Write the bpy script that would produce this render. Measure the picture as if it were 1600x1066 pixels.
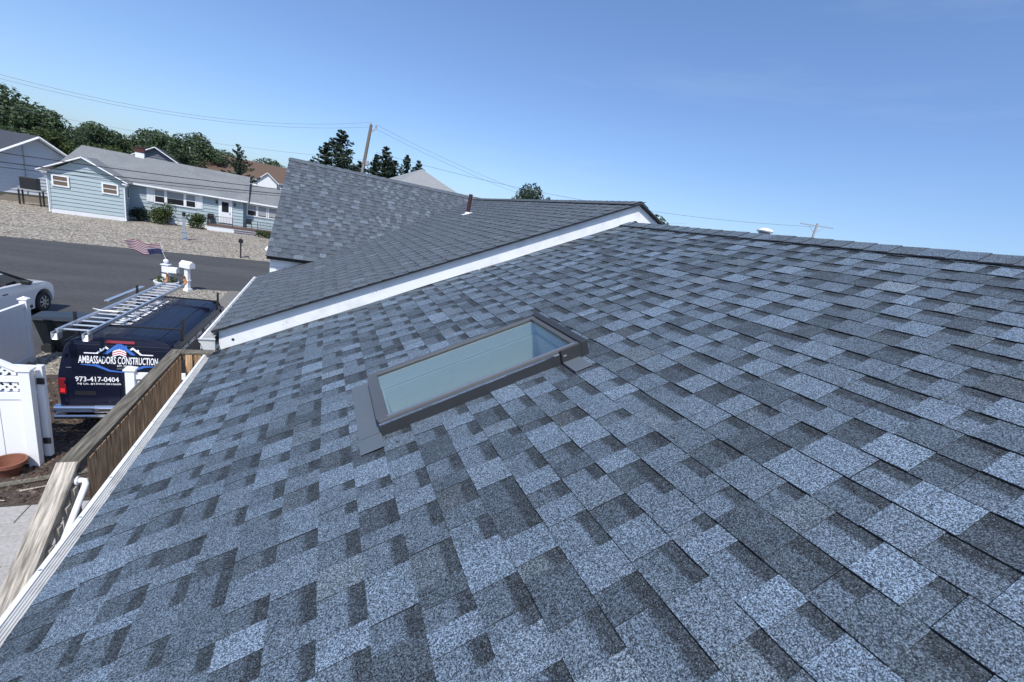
import bpy, bmesh, math, random
from mathutils import Matrix, Vector
R = math.radians
for o in list(bpy.data.objects): bpy.data.objects.remove(o)
scene = bpy.context.scene
COL = scene.collection
# ------------------------------------------------------------------ camera
YAW, PITCH, ROLL = 0.4505, -0.2548, 0.1845
CAMLOC = Vector((0.8563, 0.0, 1.5797))
fw = Vector((math.sin(YAW)*math.cos(PITCH), math.cos(YAW)*math.cos(PITCH), math.sin(PITCH)))
rt = Vector((math.cos(YAW), -math.sin(YAW), 0)); up = rt.cross(fw)
r2 = rt*math.cos(ROLL)+up*math.sin(ROLL); u2 = up*math.cos(ROLL)-rt*math.sin(ROLL)
cam = bpy.data.cameras.new('camera'); camo = bpy.data.objects.new('camera', cam); COL.objects.link(camo)
camo.matrix_world = Matrix(((r2.x,u2.x,-fw.x,CAMLOC.x),(r2.y,u2.y,-fw.y,CAMLOC.y),(r2.z,u2.z,-fw.z,CAMLOC.z),(0,0,0,1)))
cam.sensor_width = 36; cam.lens = 654.56/1600*36; cam.clip_start = 0.05; cam.clip_end = 6000
scene.camera = camo
# ------------------------------------------------------------------ world, sun, exposure
SUN_EL, SUN_AZ = R(54), R(198)          # azimuth clockwise from +Y
world = bpy.data.worlds.new('World'); scene.world = world; world.use_nodes = True
wn = world.node_tree; wn.nodes.clear()
sky = wn.nodes.new('ShaderNodeTexSky'); sky.sky_type = 'NISHITA'; sky.sun_disc = False
sky.sun_elevation = SUN_EL; sky.sun_rotation = SUN_AZ; sky.air_density = 1.0; sky.dust_density = 1.0; sky.ozone_density = 3.0
bg = wn.nodes.new('ShaderNodeBackground'); bg.inputs['Strength'].default_value = 0.15
wo = wn.nodes.new('ShaderNodeOutputWorld')
wt = wn.nodes.new('ShaderNodeMix'); wt.data_type='RGBA'; wt.blend_type='MULTIPLY'; wt.inputs[0].default_value=1.0; wt.inputs[7].default_value=(.98,1.18,1.50,1)   # camera's cool white balance
wg = wn.nodes.new('ShaderNodeGamma'); wg.inputs[1].default_value=.85
wc = wn.nodes.new('ShaderNodeTexCoord'); wm = wn.nodes.new('ShaderNodeMapping'); wm.inputs['Scale'].default_value=(1.2,1.2,9.0)
wz = wn.nodes.new('ShaderNodeTexNoise'); wz.inputs['Scale'].default_value=2.2; wz.inputs['Detail'].default_value=7.0; wz.inputs['Roughness'].default_value=.6
wr = wn.nodes.new('ShaderNodeMapRange'); wr.inputs[1].default_value=.56; wr.inputs[2].default_value=.85; wr.inputs[3].default_value=0.0; wr.inputs[4].default_value=.12
wx = wn.nodes.new('ShaderNodeMix'); wx.data_type='RGBA'; wx.inputs[7].default_value=(4.6,5.2,6.2,1)       # thin high cloud
wn.links.new(wc.outputs['Generated'], wm.inputs[0]); wn.links.new(wm.outputs[0], wz.inputs['Vector']); wn.links.new(wz.outputs[0], wr.inputs[0])
wn.links.new(sky.outputs[0], wg.inputs[0]); wn.links.new(wg.outputs[0], wt.inputs[6]); wn.links.new(wt.outputs[2], wx.inputs[6]); wn.links.new(wr.outputs[0], wx.inputs[0]); wn.links.new(wx.outputs[2], bg.inputs[0]); wn.links.new(bg.outputs[0], wo.inputs[0])
sl = bpy.data.lights.new('sun', 'SUN'); sl.energy = 4.6; sl.angle = R(0.5); sl.color = (1.0, 0.965, 0.91)
so = bpy.data.objects.new('sun', sl); COL.objects.link(so)
sd = Vector((math.sin(SUN_AZ)*math.cos(SUN_EL), math.cos(SUN_AZ)*math.cos(SUN_EL), math.sin(SUN_EL)))
so.rotation_euler = sd.to_track_quat('Z', 'Y').to_euler(); so.location = (-10, -20, 40)
scene.view_settings.view_transform = 'Standard'; scene.view_settings.look = 'None'
scene.view_settings.exposure = 0.0; scene.view_settings.gamma = 1.0
scene.view_settings.use_curve_mapping = False

# ------------------------------------------------------------------ helpers
G = -4.0                                   # ground level
TH = 0.4184; CT, ST, T = math.cos(TH), math.sin(TH), math.tan(TH)
rnd = random.Random(7)
WM = {}
class MB:
    def __init__(s): s.v=[]; s.f=[]; s.m=[]
    def add(s, vs, fs, mi=0):
        b=len(s.v); s.v += [tuple(p) for p in vs]
        for f in fs: s.f.append(tuple(b+i for i in f)); s.m.append(mi)
        return s
    def box(s, x0,x1,y0,y1,z0,z1, mi=0, M=None):
        vs=[Vector(p) for p in ((x0,y0,z0),(x1,y0,z0),(x1,y1,z0),(x0,y1,z0),(x0,y0,z1),(x1,y0,z1),(x1,y1,z1),(x0,y1,z1))]
        if M is not None: vs=[M@p for p in vs]
        return s.add(vs, [(0,3,2,1),(4,5,6,7),(0,1,5,4),(1,2,6,5),(2,3,7,6),(3,0,4,7)], mi)
    def bar(s, a, b, w, h, mi=0, upv=(0,0,1)):
        a=Vector(a); b=Vector(b); d=(b-a).normalized(); x=d.cross(Vector(upv)).normalized(); z=x.cross(d)
        vs=[]
        for p in (a,b):
            for sx,sz in ((-1,-1),(1,-1),(1,1),(-1,1)): vs.append(p+x*sx*w/2+z*sz*h/2)
        return s.add(vs, [(3,2,1,0),(4,5,6,7),(0,1,5,4),(1,2,6,5),(2,3,7,6),(3,0,4,7)], mi)
    def tube(s, pts, r, n=8, mi=0, caps=True):
        pts=[Vector(p) for p in pts]; rs = r if isinstance(r,(list,tuple)) else [r]*len(pts)
        b=len(s.v); ref=None
        for i,p in enumerate(pts):
            d=(pts[min(i+1,len(pts)-1)]-pts[max(i-1,0)]).normalized()
            if ref is None:
                ref = d.cross(Vector((0,0,1)) if abs(d.z)<.9 else Vector((1,0,0))).normalized()
            x=(ref-d*ref.dot(d)).normalized(); ref=x; y=d.cross(x)
            for k in range(n):
                a=2*math.pi*k/n; s.v.append(tuple(p+(x*math.cos(a)+y*math.sin(a))*rs[i]))
        for i in range(len(pts)-1):
            for k in range(n):
                q=b+i*n; s.f.append((q+k,q+(k+1)%n,q+n+(k+1)%n,q+n+k)); s.m.append(mi)
        if caps:
            s.f.append(tuple(b+k for k in reversed(range(n)))); s.m.append(mi)
            e=b+(len(pts)-1)*n; s.f.append(tuple(e+k for k in range(n))); s.m.append(mi)
        return s
    def lathe(s, prof, n=20, c=(0,0,0), mi=0, M=None):
        b=len(s.v)
        for r,z in prof:
            for k in range(n):
                a=2*math.pi*k/n; p=Vector((c[0]+r*math.cos(a), c[1]+r*math.sin(a), c[2]+z))
                s.v.append(tuple(M@p if M is not None else p))
        for i in range(len(prof)-1):
            for k in range(n):
                q=b+i*n; s.f.append((q+k,q+(k+1)%n,q+n+(k+1)%n,q+n+k)); s.m.append(mi)
        s.f.append(tuple(b+k for k in reversed(range(n)))); s.m.append(mi)
        e=b+(len(prof)-1)*n; s.f.append(tuple(e+k for k in range(n))); s.m.append(mi)
        return s
    def slab(s, pts, t, mi=0, mside=None):
        pts=[Vector(p) for p in pts]; n=(pts[1]-pts[0]).cross(pts[2]-pts[0]).normalized(); k=len(pts)
        vs=pts+[p-n*t for p in pts]
        s.add(vs,[tuple(range(k))],mi)
        b=len(s.v)-2*k; ms=mi if mside is None else mside
        s.f.append(tuple(b+k+i for i in reversed(range(k)))); s.m.append(ms)
        for i in range(k):
            j=(i+1)%k; s.f.append((b+i,b+k+i,b+k+j,b+j)); s.m.append(ms)
        return s
    def prism(s, prof, a0, a1, fn, mi=0):
        """closed 2-D profile swept from a0 to a1; fn(p,q,a) -> 3-D"""
        k=len(prof); b=len(s.v)
        for a in (a0,a1):
            for p,q in prof: s.v.append(tuple(fn(p,q,a)))
        for i in range(k):
            j=(i+1)%k; s.f.append((b+i,b+j,b+k+j,b+k+i)); s.m.append(mi)
        s.f.append(tuple(b+i for i in reversed(range(k)))); s.m.append(mi)
        s.f.append(tuple(b+k+i for i in range(k))); s.m.append(mi)
        return s
    def mesh(s, name, mats):
        me=bpy.data.meshes.new(name); me.from_pydata(s.v,[],s.f)
        for m in mats: me.materials.append(m)
        if len(mats)>1: me.polygons.foreach_set('material_index', s.m)
        return me
    def build(s, name, mats, parent=None, smooth=False, bevel=0, seg=2, fix=True, ang=35):
        if not isinstance(mats,(list,tuple)): mats=[mats]
        me=s.mesh(name, mats)
        if fix:
            bm=bmesh.new(); bm.from_mesh(me); bmesh.ops.recalc_face_normals(bm, faces=bm.faces); bm.to_mesh(me); bm.free()
        o=link(name, me, parent)
        if smooth:
            me.polygons.foreach_set('use_smooth',[True]*len(me.polygons))
            md=o.modifiers.new('e','EDGE_SPLIT'); md.split_angle=R(ang)
        if bevel:
            md=o.modifiers.new('b','BEVEL'); md.width=bevel; md.segments=seg; md.limit_method='ANGLE'; md.angle_limit=R(35)
        return o
def link(name, me, parent=None):
    o=bpy.data.objects.new(name, me); COL.objects.link(o)
    if parent is not None: o.parent=parent
    return o
def tag(o, label=None, cat=None, group=None, kind=None):
    if label: o['label']=label
    if cat: o['category']=cat
    if group: o['group']=group
    if kind: o['kind']=kind
    return o
def thing(name, label, cat, loc=(0,0,0), rz=0.0, group=None):
    o=link(name, None); o.location=loc; o.rotation_euler=(0,0,rz); o.empty_display_size=.2
    return tag(o,label,cat,group)
def copy_tree(o, parent=None):
    c=o.copy(); COL.objects.link(c)
    if parent is not None: c.parent=parent
    for ch in list(o.children): copy_tree(ch, c)
    return c
def W2L(o):      # world -> local matrix of an un-nested thing
    return (Matrix.Translation(o.location) @ Matrix.Rotation(o.rotation_euler.z,4,'Z')).inverted()

# ------------------------------------------------------------------ materials
class NT:
    def __init__(s, name):
        s.m=bpy.data.materials.new(name); s.m.use_nodes=True; s.t=s.m.node_tree; s.b=s.t.nodes['Principled BSDF']; s.out=s.t.nodes['Material Output']
    def n(s, typ, **kw):
        x=s.t.nodes.new(typ)
        for k,v in kw.items():
            if k.startswith('i_'):
                key=k[2:]; key=int(key) if key.isdigit() else key.replace('_',' ')
                x.inputs[key].default_value=v
            else: setattr(x,k,v)
        return x
    def l(s,a,b): s.t.links.new(a,b)
    def mixc(s, fac, a, b, blend='MIX'):
        x=s.n('ShaderNodeMix', data_type='RGBA', blend_type=blend)
        for sock,v in ((x.inputs[0],fac),(x.inputs[6],a),(x.inputs[7],b)):
            if hasattr(v,'links'): s.l(v,sock)
            else: sock.default_value = v if not isinstance(v,tuple) or len(v)==4 else (*v,1)
        return x.outputs[2]
    def ramp(s, fac, stops, interp='LINEAR'):
        x=s.n('ShaderNodeValToRGB'); x.color_ramp.interpolation=interp; s.l(fac,x.inputs[0]); e=x.color_ramp.elements
        while len(e)<len(stops): e.new(.5)
        for i,(p,c) in enumerate(stops): e[i].position=p; e[i].color=(*c,1) if len(c)==3 else c
        return x.outputs[0]
    def math(s, op, a, b=0.0):
        x=s.n('ShaderNodeMath', operation=op)
        for i,v in enumerate((a,b)):
            if hasattr(v,'links'): s.l(v,x.inputs[i])
            else: x.inputs[i].default_value=v
        return x.outputs[0]
def mat(name, col, rough=.6, metal=0, var=.0, vscale=6., fine=.0, fscale=80., bump=0., bscale=60., coat=0., spec=.5, dirt=None, dirt_scale=3., world=False, stretch=None):
    N=NT(name); b=N.b
    b.inputs['Roughness'].default_value=rough; b.inputs['Metallic'].default_value=metal
    b.inputs['Coat Weight'].default_value=coat; b.inputs['Coat Roughness'].default_value=.05; b.inputs['Specular IOR Level'].default_value=spec
    tc=N.n('ShaderNodeTexCoord'); gp=N.n('ShaderNodeNewGeometry'); co=gp.outputs['Position'] if world else tc.outputs['Object']
    if stretch:
        mp=N.n('ShaderNodeMapping'); mp.inputs['Scale'].default_value=stretch; N.l(co,mp.inputs[0]); co=mp.outputs[0]
    c=(*col,1)
    if var:
        nz=N.n('ShaderNodeTexNoise', i_Scale=vscale, i_Detail=5.); N.l(co,nz.inputs['Vector'])
        c=N.mixc(nz.outputs[0], tuple(x*(1-var) for x in col), tuple(min(1,x*(1+var)) for x in col))
    if fine:
        nz=N.n('ShaderNodeTexNoise', i_Scale=fscale, i_Detail=3.); N.l(co,nz.inputs['Vector'])
        f=N.ramp(nz.outputs[0],[(.3,(1-fine,)*3),(.7,(1+fine,)*3)])
        c=N.mixc(1.0, c, f, 'MULTIPLY')
    if dirt:
        nz=N.n('ShaderNodeTexNoise', i_Scale=dirt_scale, i_Detail=6., i_Roughness=.65); N.l(co,nz.inputs['Vector'])
        f=N.ramp(nz.outputs[0],[(.48,(0,0,0)),(.68,(1,1,1))])
        c=N.mixc(N.math('MULTIPLY',f,.75), c, dirt)
    if isinstance(c,tuple): b.inputs['Base Color'].default_value=c
    else: N.l(c,b.inputs['Base Color'])
    if bump:
        nz=N.n('ShaderNodeTexNoise', i_Scale=bscale, i_Detail=4.); N.l(co,nz.inputs['Vector'])
        bp=N.n('ShaderNodeBump', i_Strength=bump, i_Distance=.01); N.l(nz.outputs[0],bp.inputs['Height']); N.l(bp.outputs[0],b.inputs['Normal'])
    return N.m
def shingle_mat(name, dark, mid, light, contrast=1.0, gscale=300.):
    N=NT(name); b=N.b; b.inputs['Roughness'].default_value=.82; b.inputs['Specular IOR Level'].default_value=.35
    at=N.n('ShaderNodeAttribute', attribute_name='tone'); sp=N.n('ShaderNodeSeparateColor'); N.l(at.outputs['Color'],sp.inputs[0])
    gp=N.n('ShaderNodeNewGeometry'); pos=gp.outputs['Position']
    big=N.n('ShaderNodeTexNoise', i_Scale=9., i_Detail=3.); N.l(pos,big.inputs['Vector'])
    med=N.n('ShaderNodeTexNoise', i_Scale=48., i_Detail=3.); N.l(pos,med.inputs['Vector'])
    tone=N.math('ADD', N.math('ADD', sp.outputs[0], N.math('MULTIPLY', N.math('SUBTRACT', big.outputs[0], .5), .26)), N.math('MULTIPLY', N.math('SUBTRACT', med.outputs[0], .5), .34))
    base=N.ramp(tone,[(0.0,dark),(.5,mid),(1.0,light)])
    # granules: small cells of random lightness, plus clumps
    vo=N.n('ShaderNodeTexVoronoi', i_Scale=gscale); N.l(pos,vo.inputs['Vector'])
    sc=N.n('ShaderNodeSeparateColor'); N.l(vo.outputs['Color'],sc.inputs[0])
    n2=N.n('ShaderNodeTexNoise', i_Scale=gscale*.42, i_Detail=2.); N.l(pos,n2.inputs['Vector'])
    g=N.math('ADD', N.math('MULTIPLY', sc.outputs[0], .55), N.math('MULTIPLY', n2.outputs[0], .9))
    gr=N.ramp(g,[(.40,(.14,.145,.15)),(.62,(.60,.61,.62)),(.76,(1.10,1.10,1.09)),(.94,(2.75,2.65,2.5))])
    col=N.mixc(contrast, base, gr, 'MULTIPLY')
    fleck=N.ramp(sc.outputs[1],[(.86,(0,0,0)),(.93,(.075,.085,.10))])
    col=N.mixc(contrast, col, fleck, 'ADD')
    warm=N.mixc(sp.outputs[1], col, N.mixc(1.0, col, (1.14,1.0,.84), 'MULTIPLY'))
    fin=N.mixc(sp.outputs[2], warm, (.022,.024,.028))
    N.l(fin,b.inputs['Base Color'])
    bp=N.n('ShaderNodeBump', i_Strength=.55, i_Distance=.003); N.l(g,bp.inputs['Height']); N.l(bp.outputs[0],b.inputs['Normal'])
    return N.m
M_SH = shingle_mat('blue_shingle', (.014,.019,.024), (.058,.081,.109), (.106,.148,.204), 1.0, 430.)
M_SHG = shingle_mat('grey_shingle', (.036,.045,.056), (.074,.091,.111), (.122,.152,.190), .7)
M_DECKING = mat('roof_underlay', (.03,.03,.033), .9)
M_WHITE = mat('white_paint', (.80,.81,.82), .42, var=.03, vscale=4, dirt=(.66,.66,.64), dirt_scale=5)
M_VINYL = mat('white_vinyl', (.80,.81,.83), .35, var=.02, vscale=2)
M_GUARD = mat('gutter_guard', (.52,.52,.50), .55, var=.12, vscale=9, dirt=(.34,.33,.31), dirt_scale=14)
M_DRIP = mat('dark_drip_edge', (.025,.026,.03), .5)
M_SKYF = mat('skylight_cladding', (.115,.118,.122), .38, metal=.35, var=.06, vscale=20)
M_SKYD = mat('skylight_dark_side', (.030,.032,.036), .5)
M_FLASH = mat('lead_grey_flashing', (.105,.125,.148), .55, metal=.1, var=.08, vscale=14, bump=.15, bscale=30)
M_WELL = mat('skylight_well', (.66,.69,.69), .7)
M_BLIND = mat('skylight_blind', (.40,.41,.40), .9, fine=.05, fscale=120)
M_CHROME = mat('chrome', (.75,.76,.78), .12, metal=1)
M_ALU = mat('aluminium', (.68,.69,.70), .34, metal=.85, var=.06, vscale=12)
M_BLACK = mat('black_metal', (.015,.015,.017), .45)
M_RUBBER = mat('tyre_rubber', (.018,.018,.019), .8, bump=.2)
M_VAN = mat('navy_paint', (.004,.006,.020), .38, coat=.12, spec=.25, var=.15, vscale=3)
M_VANPANEL = mat('navy_wrap', (.003,.005,.016), .3, coat=.1, spec=.25)
M_RED = mat('red_lamp', (.20,.008,.012), .15, coat=.8)
M_REDHI = mat('red_reflector', (.85,.03,.03), .15, coat=.8)
M_LETW = mat('white_lettering', (.82,.83,.85), .4)
M_LETB = mat('blue_lettering', (.045,.14,.48), .4)
M_LETR = mat('red_lettering', (.55,.09,.09), .4)
M_CARW = mat('white_car_paint', (.84,.85,.86), .2, coat=1.0)
M_GLASSD = mat('dark_window_glass', (.012,.015,.018), .04, coat=.5)
M_BIN = mat('grey_bin_plastic', (.006,.009,.013), .5, bump=.1)
M_BINLID = mat('bin_lid_plastic', (.028,.034,.042), .4)
M_PIPE = mat('dark_red_pipe', (.045,.012,.012), .5)
M_PVC = mat('white_pvc', (.78,.79,.80), .3)
M_TERRA = mat('terracotta', (.20,.075,.045), .75, var=.2, vscale=12)
def wood(name, col, dark, stretch=(6,.35,6)):
    return mat(name, col, .85, var=.28, vscale=5, fine=.6, fscale=9, bump=.6, bscale=40, dirt=dark, dirt_scale=6, stretch=stretch)
M_WOOD = wood('weathered_wood', (.15,.135,.105), (.06,.05,.038))
M_WOODL = wood('silvered_wood', (.40,.36,.305), (.19,.165,.13),(7,.5,.5))
M_WOODB = wood('brown_picket_wood', (.56,.36,.20), (.28,.18,.10),(7,7,.5))
M_POLE = wood('pole_wood', (.17,.14,.115), (.08,.065,.05))
def glass_mat(name, tint, refl=1.0):
    N=NT(name); N.t.nodes.remove(N.b)
    tr=N.n('ShaderNodeBsdfTransparent'); tr.inputs[0].default_value=(*tint,1)
    gl=N.n('ShaderNodeBsdfGlossy'); gl.inputs['Roughness'].default_value=.02; gl.inputs[0].default_value=(.95,.97,1,1)
    fr=N.n('ShaderNodeLayerWeight', i_Blend=.5); fo=N.math('ADD',N.math('MULTIPLY',N.math('POWER',fr.outputs['Facing'],3.0),.6),.12); mx=N.n('ShaderNodeMixShader')
    N.l(N.math('MULTIPLY',fo,refl),mx.inputs[0]); N.l(tr.outputs[0],mx.inputs[1]); N.l(gl.outputs[0],mx.inputs[2]); N.l(mx.outputs[0],N.out.inputs[0])
    return N.m
M_SKYGLASS = glass_mat('skylight_glass', (.77,.82,.79))
M_SIDING = mat('pale_blue_siding', (.345,.42,.44), .55, var=.05, vscale=1.5)
M_LHSIDE = mat('pale_grey_siding', (.50,.54,.60), .6, var=.04, vscale=1.2)
M_GHSIDE = mat('slate_grey_siding', (.10,.115,.145), .6)
M_ROOFG = mat('worn_grey_asphalt_shingles', (.185,.195,.198), .9, var=.16, vscale=.9, fine=.25, fscale=14, dirt=(.15,.155,.165), dirt_scale=.7)
M_ROOFL = mat('light_grey_asphalt_shingles', (.25,.255,.255), .9, var=.08, vscale=1.2, fine=.22, fscale=16)
M_ROOFD = mat('dark_slate_asphalt_shingles', (.045,.05,.062), .9, var=.1, vscale=1.5, fine=.25, fscale=12)
M_ROOFB = mat('brown_asphalt_shingles', (.11,.072,.05), .9, var=.1, vscale=1.5, fine=.2, fscale=12)
M_BRICK = mat('red_brick', (.075,.025,.022), .85, var=.25, vscale=9)
M_FOUND = mat('white_foundation', (.66,.68,.70), .8, var=.05)
M_FOUNDT = mat('tan_block_foundation', (.27,.235,.19), .85, var=.1)
M_BLINDW = mat('window_blind', (.30,.315,.325), .7)
M_BLINDB = mat('brown_window_shade', (.135,.098,.072), .7)
M_PANE = mat('window_pane', (.018,.02,.023), .05)
M_DOORW = mat('white_door', (.72,.74,.76), .4)
M_PORCH = mat('brown_porch_boards', (.12,.07,.055), .8, var=.1)
M_LAMPP = mat('blue_grey_post_paint', (.26,.30,.35), .5)
M_ASPH = mat('street_asphalt', (.056,.055,.055), .9, var=.3, vscale=.5, fine=.3, fscale=9, dirt=(.085,.083,.08), dirt_scale=.22, world=True, stretch=(.45,1.6,1))
M_SOIL = mat('dark_soil', (.062,.048,.040), .95, var=.35, vscale=1.6, fine=.5, fscale=34, bump=.6, bscale=24, world=True)
M_DRIVE = mat('worn_driveway', (.165,.155,.14), .95, var=.15, vscale=.8, fine=.3, fscale=30, bump=.3, world=True)
M_EARTH = mat('sandy_earth', (.19,.17,.14), .95, var=.2, vscale=.3, fine=.3, fscale=6, world=True)
M_PAVER = mat('stamped_concrete', (.36,.345,.325), .8, var=.16, vscale=2.2, fine=.16, fscale=22, bump=.35, bscale=14, world=True)
M_JOINT = mat('paver_joint', (.12,.115,.11), .9)
def gravel_mat(name, cells):
    N=NT(name); N.b.inputs['Roughness'].default_value=.9
    gp=N.n('ShaderNodeNewGeometry'); pos=gp.outputs['Position']
    vo=N.n('ShaderNodeTexVoronoi', i_Scale=cells); N.l(pos,vo.inputs['Vector'])
    sc=N.n('ShaderNodeSeparateColor'); N.l(vo.outputs['Color'],sc.inputs[0])
    c=N.ramp(sc.outputs[0],[(0,(.07,.06,.048)),(.3,(.20,.172,.135)),(.65,(.31,.27,.215)),(1,(.56,.51,.43))])
    nz=N.n('ShaderNodeTexNoise', i_Scale=.9, i_Detail=6., i_Roughness=.7); N.l(pos,nz.inputs['Vector'])
    f=N.ramp(nz.outputs[0],[(.35,(1.08,)*3),(.58,(.95,)*3),(.72,(.62,.60,.57))])
    N.l(N.mixc(1.0,c,f,'MULTIPLY'),N.b.inputs['Base Color'])
    bp=N.n('ShaderNodeBump', i_Strength=.9, i_Distance=.05); bp.invert=True; N.l(vo.outputs['Distance'],bp.inputs['Height']); N.l(bp.outputs[0],N.b.inputs['Normal'])
    return N.m
M_GRAVEL = gravel_mat('river_gravel', 10.5)
M_GRAVELN = gravel_mat('driveway_gravel', 15.)
def leaf_mat(name, a, b, c):
    N=NT(name); N.b.inputs['Roughness'].default_value=.6; N.b.inputs['Specular IOR Level'].default_value=.25
    gp=N.n('ShaderNodeNewGeometry'); nz=N.n('ShaderNodeTexNoise', i_Scale=.35, i_Detail=3.); N.l(gp.outputs['Position'],nz.inputs['Vector'])
    f=N.math('ADD', N.math('MULTIPLY', gp.outputs['Random Per Island'], .55), N.math('MULTIPLY', nz.outputs[0], .6))
    N.l(N.ramp(f,[(.25,a),(.55,b),(.95,c)]), N.b.inputs['Base Color'])
    tl=N.n('ShaderNodeBsdfTranslucent'); tl.inputs[0].default_value=(*[x*1.2 for x in c],1)
    mx=N.n('ShaderNodeMixShader'); mx.inputs[0].default_value=.18
    N.l(N.b.outputs[0],mx.inputs[1]); N.l(tl.outputs[0],mx.inputs[2]); N.l(mx.outputs[0],N.out.inputs[0])
    return N.m
M_LEAF = leaf_mat('leaves_green', (.022,.040,.020), (.050,.085,.040), (.11,.145,.07))
M_LEAFL = leaf_mat('leaves_yellow_green', (.020,.034,.010), (.044,.070,.020), (.095,.12,.04))
M_LEAFD = leaf_mat('leaves_dark_cedar', (.012,.026,.018), (.026,.048,.030), (.06,.082,.048))
M_BARK = mat('bark', (.085,.07,.058), .9, var=.2, vscale=3)
M_WIRE = mat('wire_grey', (.16,.17,.19), .6)
M_WIREB = mat('wire_black', (.02,.02,.022), .6)
M_GREYM = mat('grey_metal', (.30,.315,.335), .6)

# ------------------------------------------------------------------ the setting
E10 = Vector((math.cos(R(10)), math.sin(R(10)), 0)); N10 = Vector((-E10.y, E10.x, 0))
def sheet(name, pts, z, m, kind='structure', parent=None):
    mb=MB(); mb.add([(p[0],p[1],z) for p in pts],[tuple(range(len(pts)))]); o=mb.build(name, m, parent)
    if parent is None: o['kind']=kind
    return o
sheet('ground', [(-1500,-1500),(1500,-1500),(1500,2500),(-1500,2500)], G-.012, M_EARTH)
def band(p, d0, d1, u0, u1):
    p=Vector((p[0],p[1],0)); return [p+E10*u0+N10*d0, p+E10*u1+N10*d0, p+E10*u1+N10*d1, p+E10*u0+N10*d1]
sheet('street', band((-3.8,25.1),0,11.3,-160,160), G, M_ASPH)
sheet('gravel_yard', band((-3.8,25.1),11.25,36,-70,9.5), G+.004, M_GRAVEL)
sheet('side_street', band((-3.8,25.1),11.25,60,9.6,17), G+.004, M_ASPH)
sheet('neighbour_driveway', [(-15,12.6),(-6.05,13.6),(-6.2,24.8),(-17,23.2)], G+.004, M_ASPH)
sheet('gravel_verge', [(-6.05,13.4),(-3.3,13.8),(-3.35,25.15),(-6.2,24.7)], G+.006, M_GRAVELN)
sheet('driveway', [(-3.4,11.5),(1.0,11.5),(1.0,26.0),(-3.4,25.25)], G+.010, M_DRIVE)
sheet('soil_bed', [(-7.5,8.0),(.9,8.0),(.9,12.2),(-3.2,13.8),(-7.5,13.2)], G+.014, M_SOIL)
pt = sheet('patio', [(-7.5,-2),(.9,-2),(.9,8.05),(-7.5,8.05)], G+.002, M_JOINT)
mpav = {}
prnd = random.Random(3)
y=8.02
row=0
while y>3.2:
    h=[.42,.30,.62][row%3]; x=-5.2-prnd.random()*.4
    while x<-.6:
        w=prnd.choice([.36,.54,.72,.9]); mb=MB()
        key=(w,h)
        if key not in mpav:
            mb.box(.006,w-.006,.006,h-.006,0,.03); me=mb.mesh('paver',[M_PAVER]); mpav[key]=me
        o=link('paver', mpav[key], pt); o.location=(x,y-h,G+.006); x+=w
        md=o.modifiers.new('b','BEVEL'); md.width=.008; md.segments=1
    y-=h; row+=1
# loose stones lying on the gravel verge and the soil (uncountable)
def stones(name, area, n, s0, s1, m, z, seed):
    r=random.Random(seed); mb=MB()
    for i in range(n):
        x=r.uniform(area[0],area[1]); y=r.uniform(area[2],area[3]); s=r.uniform(s0,s1); a=r.random()*6.28
        q=[Vector((math.cos(a+k*1.2566)*s*r.uniform(.7,1.2), math.sin(a+k*1.2566)*s*r.uniform(.7,1.2), s*.15)) for k in range(5)]
        c=Vector((x,y,z)); vs=[c+p for p in q]+[c+Vector((0,0,s*.75))]
        mb.add(vs,[(k,(k+1)%5,5) for k in range(5)])
    o=mb.build(name, m); o['kind']='stuff'; return o
M_STONES = leaf_mat('loose_stones', (.10,.09,.08), (.27,.25,.21), (.55,.52,.46))
st=stones('loose_stones', (-6.0,-3.4,13.5,24.5), 5200, .02,.05, M_STONES, G+.006, 5); tag(st,'loose pale river stones on the verge beside the van','stones')
M_CHIPS = leaf_mat('bark_chips', (.03,.02,.016), (.085,.055,.04), (.22,.17,.13))
st=stones('bark_chips', (-6.0,-.6,8.15,13.2), 4200, .02,.055, M_CHIPS, G+.016, 6); tag(st,'dark bark chips and litter on the soil behind the van','mulch')

# ------------------------------------------------------------------ our house
house = thing('house', 'foreground house with blue-grey shingle roofs, skylight and white gutters', 'house', (0,0,0))
S_RIDGE = 4.717; XR = S_RIDGE*CT; ZR = S_RIDGE*ST
M_ROOF = Matrix(((CT,0,-ST,0),(0,1,0,0),(ST,0,CT,0),(0,0,0,1)))          # x up the slope, y along the eave, z out of the roof
OFF = .205                                                                   # upper roof lies this much higher (normal)
M_UP = M_ROOF @ Matrix.Translation((0,0,OFF))
YW = 4.46
HOLE = (1.30, 2.41, 1.875, 2.435)
EXPO = .143
# main roof deck with the skylight opening
d=MB(); z0,z1=-.05,-.004
for a,b,c,e in ((0,HOLE[0],-.6,YW),(HOLE[1],S_RIDGE,-.6,YW),(HOLE[0],HOLE[1],-.6,HOLE[2]),(HOLE[0],HOLE[1],HOLE[3],YW)):
    d.box(a,b,c,e,z0,z1,0,M_ROOF)
main_roof = d.build('main_roof', M_DECKING, house)
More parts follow.
